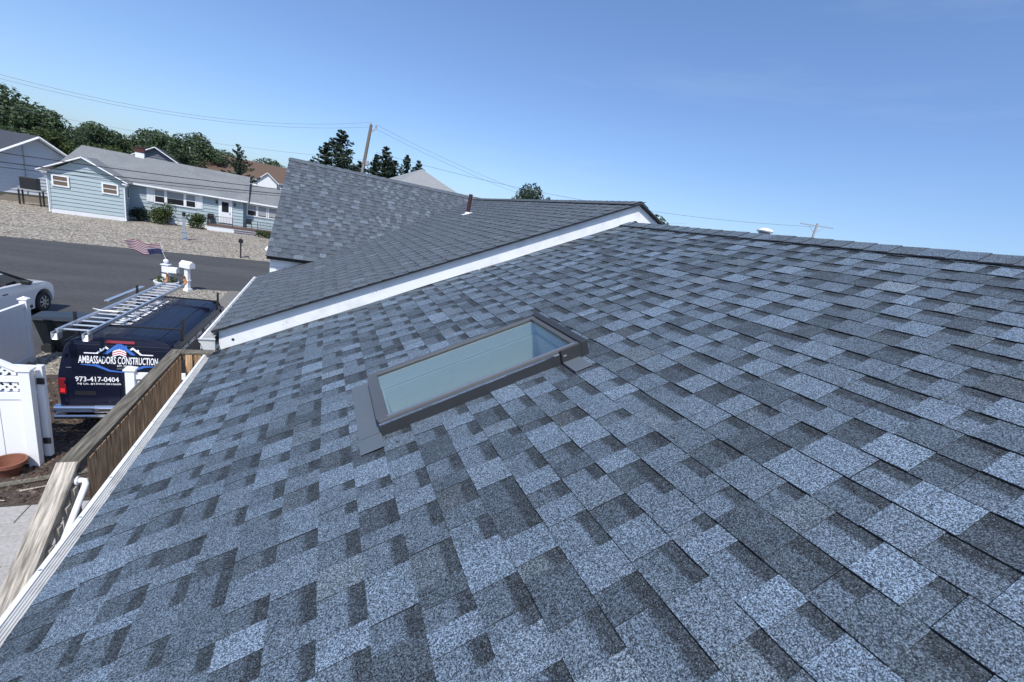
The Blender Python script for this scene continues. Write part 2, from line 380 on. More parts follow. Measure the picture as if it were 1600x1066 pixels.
# shingle strip: backing with shadow bands + laminated teeth
def strip_mesh(L, r, style='blue'):
    mb=MB(); tones=[]; XE=EXPO+.022; H=.0050; h=.0028
    zb=lambda x: H*(1-x/EXPO)
    def quad(vs, ts):
        mb.add(vs,[(0,1,2,3)]); tones.extend(ts)
    p=0.0; last=.5; tooth=r.random()<.5; g=0
    while p<L-1e-4:
        w=r.uniform(.06,.165) if tooth else r.uniform(.05,.145)
        q=p+w
        if L-q<.05: q=L
        q=min(q,L)
        u=r.random(); g=r.uniform(.15,.55) if r.random()<.09 else r.random()*.12
        if style=='blue': t=(r.uniform(.54,.80) if u<.62 else r.uniform(.82,.95) if u<.72 else r.uniform(.38,.54) if u<.88 else r.uniform(.20,.36)) if tooth else (r.uniform(.40,.64) if u<.62 or last<.4 else r.uniform(.20,.38))
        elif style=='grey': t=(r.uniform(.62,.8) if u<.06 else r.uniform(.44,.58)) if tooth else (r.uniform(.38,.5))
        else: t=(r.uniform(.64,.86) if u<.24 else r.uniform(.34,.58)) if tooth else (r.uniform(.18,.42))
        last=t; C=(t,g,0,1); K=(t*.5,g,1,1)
        jb=r.uniform(-.0015,.0015)
        if tooth:
            a,b=p,q
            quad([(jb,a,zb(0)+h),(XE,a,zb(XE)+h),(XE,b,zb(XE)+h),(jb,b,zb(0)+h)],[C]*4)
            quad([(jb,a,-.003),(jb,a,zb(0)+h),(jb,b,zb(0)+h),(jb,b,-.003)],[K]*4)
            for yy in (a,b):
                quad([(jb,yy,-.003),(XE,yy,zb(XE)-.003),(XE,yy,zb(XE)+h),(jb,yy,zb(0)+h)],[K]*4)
        else:
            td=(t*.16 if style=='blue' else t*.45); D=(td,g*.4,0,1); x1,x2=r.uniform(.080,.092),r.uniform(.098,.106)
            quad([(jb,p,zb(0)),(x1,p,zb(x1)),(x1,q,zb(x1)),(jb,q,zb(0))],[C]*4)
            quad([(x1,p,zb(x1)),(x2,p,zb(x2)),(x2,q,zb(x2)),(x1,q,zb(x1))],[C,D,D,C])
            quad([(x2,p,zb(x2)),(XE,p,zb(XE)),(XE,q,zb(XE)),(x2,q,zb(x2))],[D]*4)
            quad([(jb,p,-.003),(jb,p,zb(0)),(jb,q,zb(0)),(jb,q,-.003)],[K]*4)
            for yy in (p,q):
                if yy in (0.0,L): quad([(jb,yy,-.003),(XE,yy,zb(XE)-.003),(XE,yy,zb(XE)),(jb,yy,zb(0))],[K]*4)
        p=q; tooth=not tooth
    return mb, tones
def finish_strip(mb, tones, name, m):
    me=mb.mesh(name,[m]); ca=me.color_attributes.new('tone','FLOAT_COLOR','CORNER')
    ca.data.foreach_set('color',[c for t in tones for c in t]); return me
def cuts(y0,y1,L,r):
    off=r.choice([0,.165,.33,.5,.66,.83])*L; a=y0-off; out=[]
    while a<y1:
        b=a+L; p,q=max(a,y0),min(b,y1)
        if q-p>.04: out.append((p,q))
        elif out and p>y0: out[-1]=(out[-1][0],q)
        a=b
    return out
def lay(parent, M, s0, s1, yrange, m, style, seed, hole=None, joined=None):
    r=random.Random(seed); k=0; s=s0
    while s<s1-.02:
        y0,y1=yrange(s)
        spans=[(y0,y1)]
        if hole and s+EXPO>hole[0]+.0 and s<hole[1]-.0: spans=[(y0,hole[2]),(hole[3],y1)]
        for a0,b0 in spans:
            if b0-a0<.05: continue
            for a,b in cuts(a0,b0,1.0,r):
                mb,tn=strip_mesh(b-a-.002,r,style)
                loc=Matrix.Translation((s+r.uniform(-.0015,.0015),a,r.uniform(0,.0012)))
                if joined is None:
                    o=link('shingle', finish_strip(mb,tn,'shingle',m), parent); o.matrix_basis=M@loc
                else:
                    X=M@loc; joined[0].add([X@Vector(v) for v in mb.v], mb.f); joined[1].extend(tn)
        s+=EXPO; k+=1
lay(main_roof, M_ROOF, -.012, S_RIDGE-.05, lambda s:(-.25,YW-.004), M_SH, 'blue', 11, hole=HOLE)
lt=MB(); lr=random.Random(15)
for i in range(26):
    a=lr.random()*6.28; c=M_ROOF@Vector((lr.uniform(.4,4.4),lr.uniform(.6,4.3),.013)); l=lr.uniform(.006,.02); w_=lr.uniform(.002,.006)
    tx=M_ROOF.to_3x3()@Vector((math.cos(a),math.sin(a),0)); ty=M_ROOF.to_3x3()@Vector((-math.sin(a),math.cos(a),0)); tn_=M_ROOF.to_3x3()@Vector((0,0,.003))
    lt.add([c-tx*l,c-ty*w_,c+tx*l,c+ty*w_,c+tn_],[(0,1,4),(1,2,4),(2,3,4),(3,0,4),(0,3,2,1)])
o=lt.build('roof_litter', mat('roof_litter',(.05,.035,.028),.9,var=.4,vscale=30), main_roof); o['kind']='stuff'
# ridge caps
def cap_mesh(r, m, wdt=.15, ln=.185, style='blue'):
    mb=MB(); tn=[]; t=r.uniform(.45,.75) if style=='blue' else r.uniform(.35,.6); C=(t,r.random()*.4,0,1); K=(.1,0,1,1)
    for sx in (-1,1):
        a=Vector((0,0,.012)); b=Vector((sx*wdt*CT,0,.012-wdt*ST)); dz=Vector((0,0,.006)); e=Vector((0,ln,-.006)); t0=Vector((0,0,-.008))
        mb.add([a+dz,b+dz,b+e+dz,a+e+dz],[(0,1,2,3)]); tn+= [C]*4
        mb.add([a+t0+dz,b+t0+dz,b+dz,a+dz],[(0,1,2,3)]); tn+= [K]*4
        mb.add([b+t0+dz,b+e+t0+dz,b+e+dz,b+dz],[(0,1,2,3)]); tn+= [K]*4
    return finish_strip(mb,tn,'ridge_cap',m)
rr=random.Random(21); caps=[cap_mesh(rr,M_SH) for i in range(7)]
yy=-.4
while yy<YW-.02:
    o=link('ridge_cap', rr.choice(caps), main_roof); o.location=(XR,yy,ZR+.004+rr.uniform(0,.003)); o.rotation_euler=(0,0,rr.uniform(-.01,.01)); yy+=.143
# far slope of the main roof
bk=MB(); bk.slab([(XR,-.6,ZR),(2*XR,-.6,0),(2*XR,YW,0),(XR,YW,ZR)],.05); bk.build('rear_roof_slope', M_ROOFD, house)
# ------------------------------------------------------------------ upper roof (a step higher) and cross gable
Z0U = OFF/CT                       # height of the upper plane above X=0
TC = .44; YE, ZE = 7.30, .56; YRG = 11.0; ZRG = ZE+(YRG-YE)*TC; XL = .085
XRU = 4.40; SRU = XRU/CT; ZRU = XRU*T+Z0U
def yvalley(X): return max(YE+.02, YE+(X*T+Z0U-ZE)/TC)
YR0 = 4.395
u=MB(); u.slab([(0,YR0+.02,Z0U-.006),(XRU,YR0+.02,ZRU-.006),(XRU,11.2,ZRU-.006),(.9,7.43,.9*T+Z0U-.006),(0,7.43,Z0U-.006)],.012)
upper_roof=u.build('upper_roof', M_DECKING, house)
def ur(s):
    X=(s-OFF*T)*CT
    return (YR0, 7.58 if X<.75 else yvalley(X)+.02)
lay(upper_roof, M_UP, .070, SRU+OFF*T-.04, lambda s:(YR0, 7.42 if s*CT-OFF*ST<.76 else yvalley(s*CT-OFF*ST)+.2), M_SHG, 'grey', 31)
caps2=[cap_mesh(rr,M_SHG,.14,.19,'grey') for i in range(5)]
yy=YR0+.03
while yy<11.0:
    o=link('ridge_cap', rr.choice(caps2), upper_roof); o.location=(XRU,yy,ZRU+.006); yy+=.143
bk=MB(); bk.slab([(XRU,YR0,ZRU),(2*XRU,YR0,Z0U),(2*XRU,17,Z0U),(XRU,17,ZRU)],.014); bk.build('rear_roof_slope', M_ROOFD, house)
# rake board: white fascia under the upper roof
ZF=.012
fb=MB(); n=14
def top(X): return (X*T+Z0U if X<XRU else ZRU-(X-XRU)*T)-.028
def bot(X): return (X*T if X<XRU else XRU*T-(X-XRU)*T)+ZF
xs=[.03+(XRU-.03)*i/n for i in range(n+1)]+[XRU+.02,XRU+.35,XRU+.75,XRU+1.4]
vs=[]; fr=random.Random(4)
for X in xs:
    j=fr.uniform(-.005,.004)
    for y_ in (YW-.006,YW+.03): vs += [(X,y_,bot(X)+j),(X,y_,top(X))]
fs=[]
for i in range(len(xs)-1):
    a,b=4*i,4*i+4
    fs += [(a,b,b+1,a+1),(a+2,a+3,b+3,b+2),(a+1,b+1,b+3,a+3),(a,a+2,b+2,b)]
e=4*(len(xs)-1); fs += [(0,1,3,2),(e,e+2,e+3,e+1)]
fb.add(vs,fs); fascia=fb.build('rake_board', M_WHITE, house)
kn=MB(); kn.lathe([(.012,0),(.012,.004),(.004,.006)],10,(0,0,0),0,Matrix.Translation((.14,YW-.007,.135))@Matrix.Rotation(R(90),4,'X'))
kn.build('knot_hole', M_BLACK, fascia)
for X in (.55,.58,1.35,1.38,2.12,2.9,2.93,3.7,4.05):
    zz=X*T+.05+.09*fr.random(); nh=MB(); nh.lathe([(.004,0),(.004,.002),(.001,.003)],8,(0,0,0),0,Matrix.Translation((X,YW-.0065,zz))@Matrix.Rotation(R(90),4,'X')); nh.build('nail_head', M_GREYM, fascia)
# dark drip edge along the rake
de=MB()
for X0,X1 in ((-.02,XRU),(XRU,XRU+1.45)):
    f=lambda X:(X*T+Z0U if X<=XRU else ZRU-(X-XRU)*T)
    de.slab([(X0,YR0+.004,f(X0)-.002),(X1,YR0+.004,f(X1)-.002),(X1,YW+.02,f(X1)-.004),(X0,YW+.02,f(X0)-.004)],.016)
de.build('drip_edge', M_DRIP, house)
st_=MB(); st_.slab([(0,YW-.075,.004),(XR,YW-.075,ZR+.004),(XR,YW-.008,ZR+.010),(0,YW-.008,.010)],.006)
# cross gable
cg=MB()
cg.slab([(XL+.01,YE+.01,ZE-.008),(.9,YE+.01,ZE-.008),(XRU-.02,YRG,ZRG-.008),(XL+.01,YRG,ZRG-.008)],.05)
cg.slab([(XL+.01,YRG,ZRG-.008),(XRU,YRG,ZRG-.008),(XRU,2*YRG-YE,ZE-.008),(XL+.01,2*YRG-YE,ZE-.008)],.05)
cross_gable=cg.build('cross_gable_roof', M_DECKING, house)
ac_=math.atan(TC); cc,cs=math.cos(ac_),math.sin(ac_)
M_CG=Matrix(((0,-1,0,0),(cc,0,-cs,YE),(cs,0,cc,ZE),(0,0,0,1)))
jn=(MB(),[])
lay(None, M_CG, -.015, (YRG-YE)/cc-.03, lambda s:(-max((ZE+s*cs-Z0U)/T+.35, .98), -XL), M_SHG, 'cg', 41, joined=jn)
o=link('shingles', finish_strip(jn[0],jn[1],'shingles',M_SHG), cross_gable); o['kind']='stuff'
yy=XL-.01
cm=[]
for k in range(4):
    me=cap_mesh(rr,M_SHG,.13,.19,'grey'); cm.append(me)
while yy<XRU-.1:
    o=link('ridge_cap', rr.choice(cm), cross_gable); o.location=(yy,YRG,ZRG+.004); o.rotation_euler=(0,0,R(-90)); yy+=.143
w=MB()                                                       # cross-gable wall with frieze and lap siding
XWL=.135; YWALL=7.44
w.box(XWL,1.2,YWALL,YWALL+.1,-.6,.545); wl=w.build('gable_wall', M_WHITE, house)
f_=MB(); f_.box(XWL-.004,1.2,YWALL-.022,YWALL-.002,.39,.548); f_.box(XWL-.004,XWL+.085,YWALL-.018,YWALL-.001,-.5,.386); f_.build('frieze_board', M_WHITE, wl)
for i in range(5):
    s_=MB(); zz=.38-.12*(i+1); s_.prism([(0,0),(-.016,0),(-.004,.118),(0,.118)], XWL+.09, 1.1, lambda p,q,a:(a,YWALL-.001+p,zz+q)); s_.build('siding_board', M_WHITE, wl)
ew=MB(); ew.add([(XWL,YWALL+.1,-G*-1),(XWL,14.6,G),(XWL,14.6,.5),(XWL,11,ZRG-.1),(XWL,YWALL+.1,.5)],[(0,1,2,3,4)]); ew.build('gable_end_wall', M_WHITE, house)
hw=MB(); hw.box(.35,8.2,-.6,YW,G,-.13); hw.box(.35,8.2,YW,14.5,G,.0); hw.build('house_wall', M_LHSIDE, house)
fl=MB(); fl.lathe([(.02,0),(.06,.01),(.095,.10),(.085,.12),(.02,.125)],14,(0,0,0),0,Matrix.Translation((.02,8.9,.52))@Matrix.Rotation(R(200),4,'Y'))
fl.tube([(.16,8.9,.56),(.02,8.9,.53)],.02,8); fl.tube([(.0,8.95,.45),(.02,9.0,.33),(.09,9.0,.28)],.032,8)
fl.build('floodlight', M_VINYL, house, smooth=True)
sof=MB(); sof.box(.0,.36,-.6,YW-.01,-.13,-.10); sof.build('soffit', M_WHITE, house)
# vent pipe
ZP=3.37*T+Z0U
v=MB(); v.tube([(3.37,8.2,ZP-.03),(3.385,8.2,ZP+.37)],.036,16); vp=v.build('vent_pipe', M_PIPE, house, smooth=True)
v=MB(); v.slab([(3.26,8.12,3.26*T+Z0U+.014),(3.44,8.12,3.44*T+Z0U+.014),(3.44,8.28,3.44*T+Z0U+.014),(3.26,8.28,3.26*T+Z0U+.014)],.006)
v.lathe([(.062,0),(.045,.03),(.038,.04)],16,(3.37,8.2,ZP-.005)); v.build('flashing', M_PVC, vp, smooth=True)
# round roof vent beyond the ridge
v=MB(); v.lathe([(.055,-.42),(.055,.0),(.05,.012)],18,(5.0,3.12,2.01)); rv=v.build('roof_vent', M_GREYM, house, smooth=True)
v=MB(); v.lathe([(.072,-.012),(.078,.0),(.066,.018),(.03,.03),(.005,.032)],20,(5.0,3.12,2.035)); v.build('vent_cap', M_PVC, rv, smooth=True)
# gutters
def gutter(y0,y1,zt,name):
    # open white trough with a ribbed guard over it
    pr=[(-.088,0),(-.082,.006),(-.066,.006),(-.064,-.008),(-.070,-.010),(-.070,-.10),(.03,-.10),(.03,-.106),(-.060,-.106),(-.076,-.095),(-.078,-.05),(-.092,-.03)]
    g=MB(); g.prism(pr,y0,y1,lambda p,q,a:(p,a,zt+q)); go=g.build(name, M_WHITE, house)
    rb=[(-.064,-.012)]
    k=7
    for i in range(k):
        x0=-.063+.071*i/k; x1=-.063+.071*(i+.55)/k; x2=-.063+.071*(i+1)/k; zz=.0
        rb += [(x0,zz+.001),(x1,zz+.001),(x1+.001,zz-.003),(x2-.001,zz-.003)]
    rb += [(.012,-.003),(.012,-.012)]
    g=MB(); g.prism(rb,y0+.004,y1-.004,lambda p,q,a:(p,a,zt+q)); g.build('leaf_guard', M_GUARD, go)
    yy=y0+.2
    while yy<y1-.1:
        s=MB(); s.lathe([(.006,0),(.006,.0025),(.002,.004)],8,(-.074,yy,zt+.0055)); s.build('screw', M_ALU, go); yy+=.31
    return go
gutter(-.5,4.42,-.022,'gutter')
g2=gutter(4.30,7.5,Z0U-.045,'gutter')
ec=MB(); ec.add([(-.092,4.297,Z0U-.045),(.03,4.297,Z0U-.035),(.03,4.297,Z0U-.145),(-.062,4.297,Z0U-.145),(-.078,4.297,Z0U-.09)],[(0,1,2,3,4)])
ec.box(-.095,.034,4.285,4.30,Z0U-.052,Z0U-.044); ec.build('gutter_end_cap', M_GUARD, g2)
fa=MB(); fa.box(.031,.05,-.5,4.45,-.14,-.02); fa.box(.031,.05,4.5,7.5,Z0U-.19,Z0U-.04); fa.build('eave_fascia', M_WHITE, house)
# ------------------------------------------------------------------ skylight
SX0,SX1,SY0,SY1,SH=1.283,2.432,1.858,2.456,.084
def rbox(name, x0,x1,y0,y1,z0,z1, m, parent, bevel=.003):
    mb=MB(); mb.box(x0,x1,y0,y1,z0,z1,0); o=mb.build(name,m,parent,bevel=bevel,seg=2); return o
skl = MB(); tt=.03
for a in ((SX0,SX1,SY0,SY0+tt),(SX0,SX1,SY1-tt,SY1),(SX0,SX0+tt,SY0+tt+.001,SY1-tt-.001),(SX1-tt,SX1,SY0+tt+.001,SY1-tt-.001)):
    skl.box(*a,-.012,SH-.014)
sk=skl.build('skylight', M_SKYD, house); sk.matrix_basis=M_ROOF
rw=.036
rbox('frame_rail',SX0+.002,SX1,SY0+.004,SY0+rw,SH-.013,SH+.004,M_SKYF,sk,.005)
rbox('frame_rail',SX0+.002,SX1,SY1-rw,SY1-.004,SH-.013,SH+.004,M_SKYF,sk,.005)
rbox('frame_rail',SX0-.004,SX0+.056,SY0+rw+.001,SY1-rw-.001,SH-.013,SH+.003,M_SKYF,sk,.005)
rbox('frame_rail',SX1-.062,SX1-.03,SY0+rw+.001,SY1-rw-.001,SH-.013,SH+.003,M_SKYF,sk,.005)
rbox('trim_strip',SX0+.002,SX1-.16,SY0-.002,SY0+.006,SH-.022,SH-.012,M_CHROME,sk,.001)
rbox('trim_strip',SX0+.05,SX1-.05,SY0+.016,SY0+.020,SH+.004,SH+.009,M_CHROME,sk,.001)
rbox('head_cover',SX1-.028,SX1+.016,SY0-.012,SY1+.012,.0,SH+.012,M_SKYD,sk,.004)
rbox('side_cover',SX1-.155,SX1-.0285,SY0-.014,SY0-.003,-.0,SH+.006,M_SKYD,sk,.003)
rbox('side_cover',SX1-.155,SX1-.0285,SY1+.003,SY1+.014,-.0,SH+.006,M_SKYD,sk,.003)
rbox('latch_bolt',SX1-.145,SX1-.125,SY0-.018,SY0-.0145,.050,.058,M_CHROME,sk,.001)
rbox('apron_flashing',1.172,SX0-.001,1.886,2.505,.014,.0185,M_FLASH,sk,.002)
rbox('apron_flashing',1.170,SX0-.002,1.755,1.884,.0125,.016,M_FLASH,sk,.002)
rbox('step_flashing',2.280,2.385,1.715,SY0-.012,.012,.0155,M_FLASH,sk,.002)
pn=MB(); pn.box(SX0+.05,SX1-.056,SY0+rw-.004,SY1-rw+.004,SH-.016,SH-.010); pn.build('glass_pane',M_SKYGLASS,sk)
wl_=MB(); zb=-.34
a,b,c,e=SX0+tt+.001,SX1-tt-.001,SY0+tt+.001,SY1-tt-.001
def inner(z1,z0,ins,m,name):
    q=MB(); A,B,C_,D=a+ins,b-ins,c+ins,e-ins; k=.012
    q.box(A-k,A,C_,D,z0,z1); q.box(B,B+k,C_,D,z0,z1); q.box(A-k,B+k,C_-k,C_,z0,z1); q.box(A-k,B+k,D,D+k,z0,z1); return q.build(name,m,sk)
inner(SH-.02,-.02,.016,M_WELL,'inner_frame'); inner(-.022,-.5,.030,M_WELL,'light_well')
q=MB(); q.box(a-.02,b+.02,c-.02,e+.02,-.19,-.182); q.build('blind',M_BLIND,sk)
# ------------------------------------------------------------------ deck with railing and stair
deck = thing('deck', 'weathered wooden deck railing and stair rail below the gutter', 'deck', (-.4,6.3,G))
DL=W2L(deck)
def dk(name, mb, m, parent=None, **k):
    mb.v=[tuple(DL@Vector(p)) for p in mb.v]; return mb.build(name,m,parent or deck,**k)
RZ=-1.2; RX=-1.165
mb=MB(); mb.box(RX-.078,RX+.078,4.64,7.92,RZ-.04,RZ); rail=dk('top_rail',mb,M_WOOD,bevel=.006)
mb=MB(); mb.box(RX+.080,.30,7.77,7.92,RZ-.038,RZ+.002); dk('top_rail',mb,M_WOOD,bevel=.006)
mb=MB(); mb.box(RX+.03,RX+.07,4.66,7.76,RZ-.135,RZ-.043); dk('rail_support',mb,M_WOOD,bevel=.004)
mb=MB(); mb.box(RX+.075,.30,7.79,7.83,RZ-.135,RZ-.041); dk('rail_support',mb,M_WOOD,bevel=.004)
mb=MB(); mb.box(RX+.03,RX+.07,4.66,7.76,RZ-.95,RZ-.86); dk('bottom_rail',mb,M_WOOD,bevel=.004)
pr_=random.Random(8); yy=4.78
while yy<7.70:
    wd=.092 if pr_.random()<.8 else .05
    mb=MB(); mb.box(RX+.071,RX+.092,yy,yy+wd,RZ-.98,RZ-.046); dk('picket',mb,M_WOODB); yy+=wd+pr_.choice([.025,.03,.045,.05])
xx=RX+.13
while xx<.2:
    mb=MB(); mb.box(xx,xx+.09,7.768,7.789,RZ-.98,RZ-.044); dk('picket',mb,M_WOODB); xx+=.12
for yy in (4.68,7.80):
    mb=MB(); mb.box(RX-.065,RX+.025,yy-.045,yy+.045,G,RZ-.042); dk('post',mb,M_WOOD,bevel=.004)
yy=4.66
while yy<7.9:
    mb=MB(); mb.box(RX-.05,.32,yy,yy+.135,RZ-1.07,RZ-1.03); dk('floor_board',mb,M_WOOD); yy+=.141
SLP=.66
def sr(y_): return RZ-.03-(4.62-y_)*SLP
mb=MB(); mb.bar((RX,4.63,sr(4.63)+.02),(RX,1.6,sr(1.6)+.02),.155,.045); dk('stair_rail',mb,M_WOODL,bevel=.006)
mb=MB(); mb.bar((RX+.05,4.60,sr(4.60)-.065),(RX+.05,1.6,sr(1.6)-.065),.04,.09); dk('rail_support',mb,M_WOODL,bevel=.004)
yy=4.45
while yy>1.7:
    mb=MB(); z=sr(yy); mb.box(RX+.072,RX+.10,yy,yy+.07,max(z-1.0,G+.03),z-.03+.0); dk('baluster',mb,M_WOODL); yy-=.145
for k in range(5):
    mb=MB(); ys=4.62-.28*(k+1); mb.box(RX-.05,.3,ys,ys+.29,RZ-1.03-.185*(k+1)-.04,RZ-1.03-.185*(k+1)); dk('stair_tread',mb,M_WOOD)
mb=MB(); mb.bar((-.2,4.62,RZ-1.15),(-.2,2.3,RZ-1.15-2.32*SLP),.05,.2); dk('stringer',mb,M_WOOD)
mb=MB(); mb.bar((RX+.03,4.62,RZ-1.15),(RX+.03,2.3,RZ-1.15-2.32*SLP),.05,.2); dk('stringer',mb,M_WOOD)
mb=MB(); hx=RX+.165
mb.tube([(RX+.075,4.52,sr(4.52)-.035),(RX+.12,4.52,sr(4.52)-.03),(hx-.012,4.515,sr(4.515)-.03),(hx,4.49,sr(4.49)-.035),(hx,4.3,sr(4.3)-.03),(hx,2.4,sr(2.4)-.03)],.025,14)
mb.lathe([(.042,0),(.042,.012),(.03,.014)],14,(0,0,0),0,Matrix.Translation((RX+.093,4.52,sr(4.52)-.033))@Matrix.Rotation(R(90),4,'Y')); dk('handrail',mb,M_PVC,smooth=True)

# ------------------------------------------------------------------ trees
def leaf_cloud(mb, r, c, rad, n, s0, s1, flat=1.0):
    for i in range(n):
        while True:
            p=Vector((r.uniform(-1,1),r.uniform(-1,1),r.uniform(-1,1)))
            if p.length<=1: break
        p=p.normalized()*(p.length**.45)
        q=Vector((p.x*rad[0],p.y*rad[1],p.z*rad[2]))+Vector(c)
        nrm=(p*.9+Vector((r.gauss(0,.55),r.gauss(0,.55),r.gauss(0,.55)+.35))).normalized()
        t=nrm.cross(Vector((r.gauss(0,1),r.gauss(0,1),r.gauss(0,1)))).normalized(); b_=nrm.cross(t); s=r.uniform(s0,s1)
        mb.add([q-t*s,q-b_*s*.55,q+t*s,q+b_*s*.55+nrm*s*.25],[(0,1,2,3)])
def decid_meshes(seed, H, RAD, leaf=.16, clumps=46, per=150, low=.30):
    r=random.Random(seed); tk=MB(); cr=MB()
    pts=[(r.gauss(0,.04)*H*.1*i, r.gauss(0,.04)*H*.1*i, H*.8*i/6) for i in range(7)]
    tk.tube(pts,[H*.028*(1-.14*i) for i in range(7)],8)
    for i in range(clumps):
        a=r.random()*6.28; z=low+(1-low)*r.random()**.85; prof=math.sin(min(1,(1.04-z)/(1.04-low)*1.25+.10)*math.pi*.5)*(.55+.45*min(1,(z-low)/.22))
        rr_=RAD*prof*math.sqrt(r.uniform(.15,1)); c=Vector((math.cos(a)*rr_, math.sin(a)*rr_, H*z*.92))
        k=r.uniform(.16,.32)*RAD
        leaf_cloud(cr,r,c,(k*1.15,k*1.15,k*.72),per,leaf*.7,leaf*1.35)
        if i%3==0:
            b0=Vector((0,0,max(H*.2,c.z-rr_*.7))); tk.tube([b0,(b0+c)/2+Vector((0,0,-.15)),c],[H*.010,H*.007,H*.003],5)
    return tk.mesh('trunk',[M_BARK]), cr.mesh('crown',[M_LEAF])
def cedar_meshes(seed, H, RAD, leaf=.11, tiers=24, irregular=.6):
    r=random.Random(seed); tk=MB(); cr=MB()
    tk.tube([(0,0,0),(0,0,H*.5),(0,0,H*.98)],[H*.024,H*.014,H*.003],7)
    for i in range(tiers):
        z=H*(.10+.88*i/(tiers-1)); f=(1-i/(tiers-1))**.8
        for k in range(5):
            ln=RAD*(f*r.uniform(1-irregular,1+irregular*.6)+.07); a=r.random()*6.28
            tip=Vector((math.cos(a)*ln, math.sin(a)*ln, z+ln*r.uniform(.2,.75)+.12)); base=Vector((0,0,z))
            tk.tube([base,tip*.5+base*.5,tip],[.03,.02,.008],4)
            m=max(3,int(ln*7))
            for j in range(m):
                t=(j+.6)/m; c=base.lerp(tip,t); w=(.06+.15*math.sin(min(1,t*.9+.1)*3.0)*min(1,ln))
                leaf_cloud(cr,r,c,(w,w,w*1.25),11,leaf*.5,leaf*1.2)
    return tk.mesh('trunk',[M_BARK]), cr.mesh('crown',[M_LEAFD])
DEC=[decid_meshes(1,10,4.6,.17,58,150), decid_meshes(2,10,4.0,.17,50,150,.22), decid_meshes(3,10,5.2,.18,64,140,.34), decid_meshes(5,10,3.0,.15,34,150,.25)]
CED=[cedar_meshes(4,10,2.3), cedar_meshes(9,10,1.7,.10,30), cedar_meshes(12,10,2.9,.12,20,.6)]
def tree(kind, loc, H, label, rz, wide=1.0, group=None, leafm=None, lean=0):
    t=thing('evergreen_tree' if kind[0]=='C' else 'tree', label, 'tree', loc, rz, group)
    t.scale=(H/10*wide,H/10*wide,H/10); t.rotation_euler=(0,lean,rz)
    tk,cr=(CED if kind[0]=='C' else DEC)[int(kind[1])]
    if leafm is not None:
        cr=cr.copy(); cr.materials[0]=leafm
    link('trunk',tk,t); link('crown',cr,t); return t
GT='trees behind the neighbouring houses'
tree('D2',(-36.5,74,G),11.6,'tallest broadleaf tree at the far left above the white house',.3,1.15,GT)
tree('D0',(-30.8,73,G),9.6,'broad dark tree right of the tallest one at the left',1.3,1.05,GT)
tree('D1',(-41.5,70,G),10.6,'tree cut by the left edge of the picture',2.2,1.1,GT)
tree('D1',(-26.6,66,G),7.2,'yellowish green tree just behind the hipped end of the blue house roof',.9,1.1,GT,M_LEAFL)
tree('D3',(-23.0,68,G),7.0,'small light green tree behind the blue house ridge left of the chimney',2.9,1.3,GT,M_LEAFL)
tree('D0',(-30.5,88,G),9.8,'round topped tree in the row left of the grey gable',3.3,1.0,GT)
tree('D2',(-25.0,92,G),10.8,'wide tree in the row above the brick chimney',4.1,.95,GT)
tree('D1',(-21.6,86,G),10.2,'tree behind the peak of the grey gabled house',5.0,1.0,GT)
tree('D0',(-17.4,82,G),11.0,'dark tree right of the grey gabled house',.2,.9,GT)
tree('D3',(-14.6,84,G),9.2,'thin right hand end tree of the row by the brown roof',1.1,1.1,GT)
tree('C2',(-10.1,70,G),9.8,'spreading dark cedar in front of the brown roof',.5,1.05)
tree('D0',(-10.5,112,G),11.0,'far tree above the left part of the brown roof',2.0,1.0,GT)
tree('D2',(-4.6,115,G),10.6,'far tree above the right end of the brown roof',3.0,.95,GT)
tree('D1',(-44,96,G),11.0,'far tree behind the left edge trees',4.4,1.2,GT)
tree('D1',(-36,104,G),10.4,'far tree filling the gap behind the tallest left tree',5.4,1.2,GT)
tree('D0',(-19,108,G),10.6,'far tree peeping behind the row by the chimney',.8,1.1,GT)
tree('D1',(1.5,118,G),9.5,'far low tree behind the cedars left of the pole',.4,1.2,GT)
GJ='pointed cedars behind the cross gable roof'
for k,x,y_,h,wd,lb,rz in (('C1',.6,60,11.6,1.7,'shorter of the two left hand cedars behind the cross gable',0),('C0',2.2,60.5,13.4,1.6,'tallest pointed cedar, left of the utility pole',1.7),
    ('C0',4.6,61,10.4,1.6,'low bushy cedar just left of the utility pole foot',2.6),('C1',6.3,60,11.6,1.6,'cedar directly right of the utility pole',3.4),('C0',7.6,61,12.8,1.35,'tallest cedar right of the utility pole',4.2),
    ('C1',8.9,62,11.6,1.6,'cedar between the tallest right hand one and the grey hip roof',5.2),('C1',10.2,60,12.4,1.2,'narrow pointed cedar left above the grey hip roof',.9),('C0',11.7,60,12.0,1.1,'rightmost slim cedar above the grey hip roof',1.9),
    ('C1',-1.0,64,9.6,1.6,'low cedar showing at the left end of the cross gable ridge',2.2)):
    tree(k,(x,y_,G),h,lb,rz,wd,GJ)
tree('D0',(21.5,45,G),10.9,'lone round tree above the upper roof ridge',.6,.52,None,M_LEAFD)
tree('D1',(24.6,47,G),10.2,'small treetop just right of the lone round tree',1.6,.32)
tree('D3',(19.2,22,G),8.5,'treetop poking out behind the right rake of the upper roof',1.9,.9)

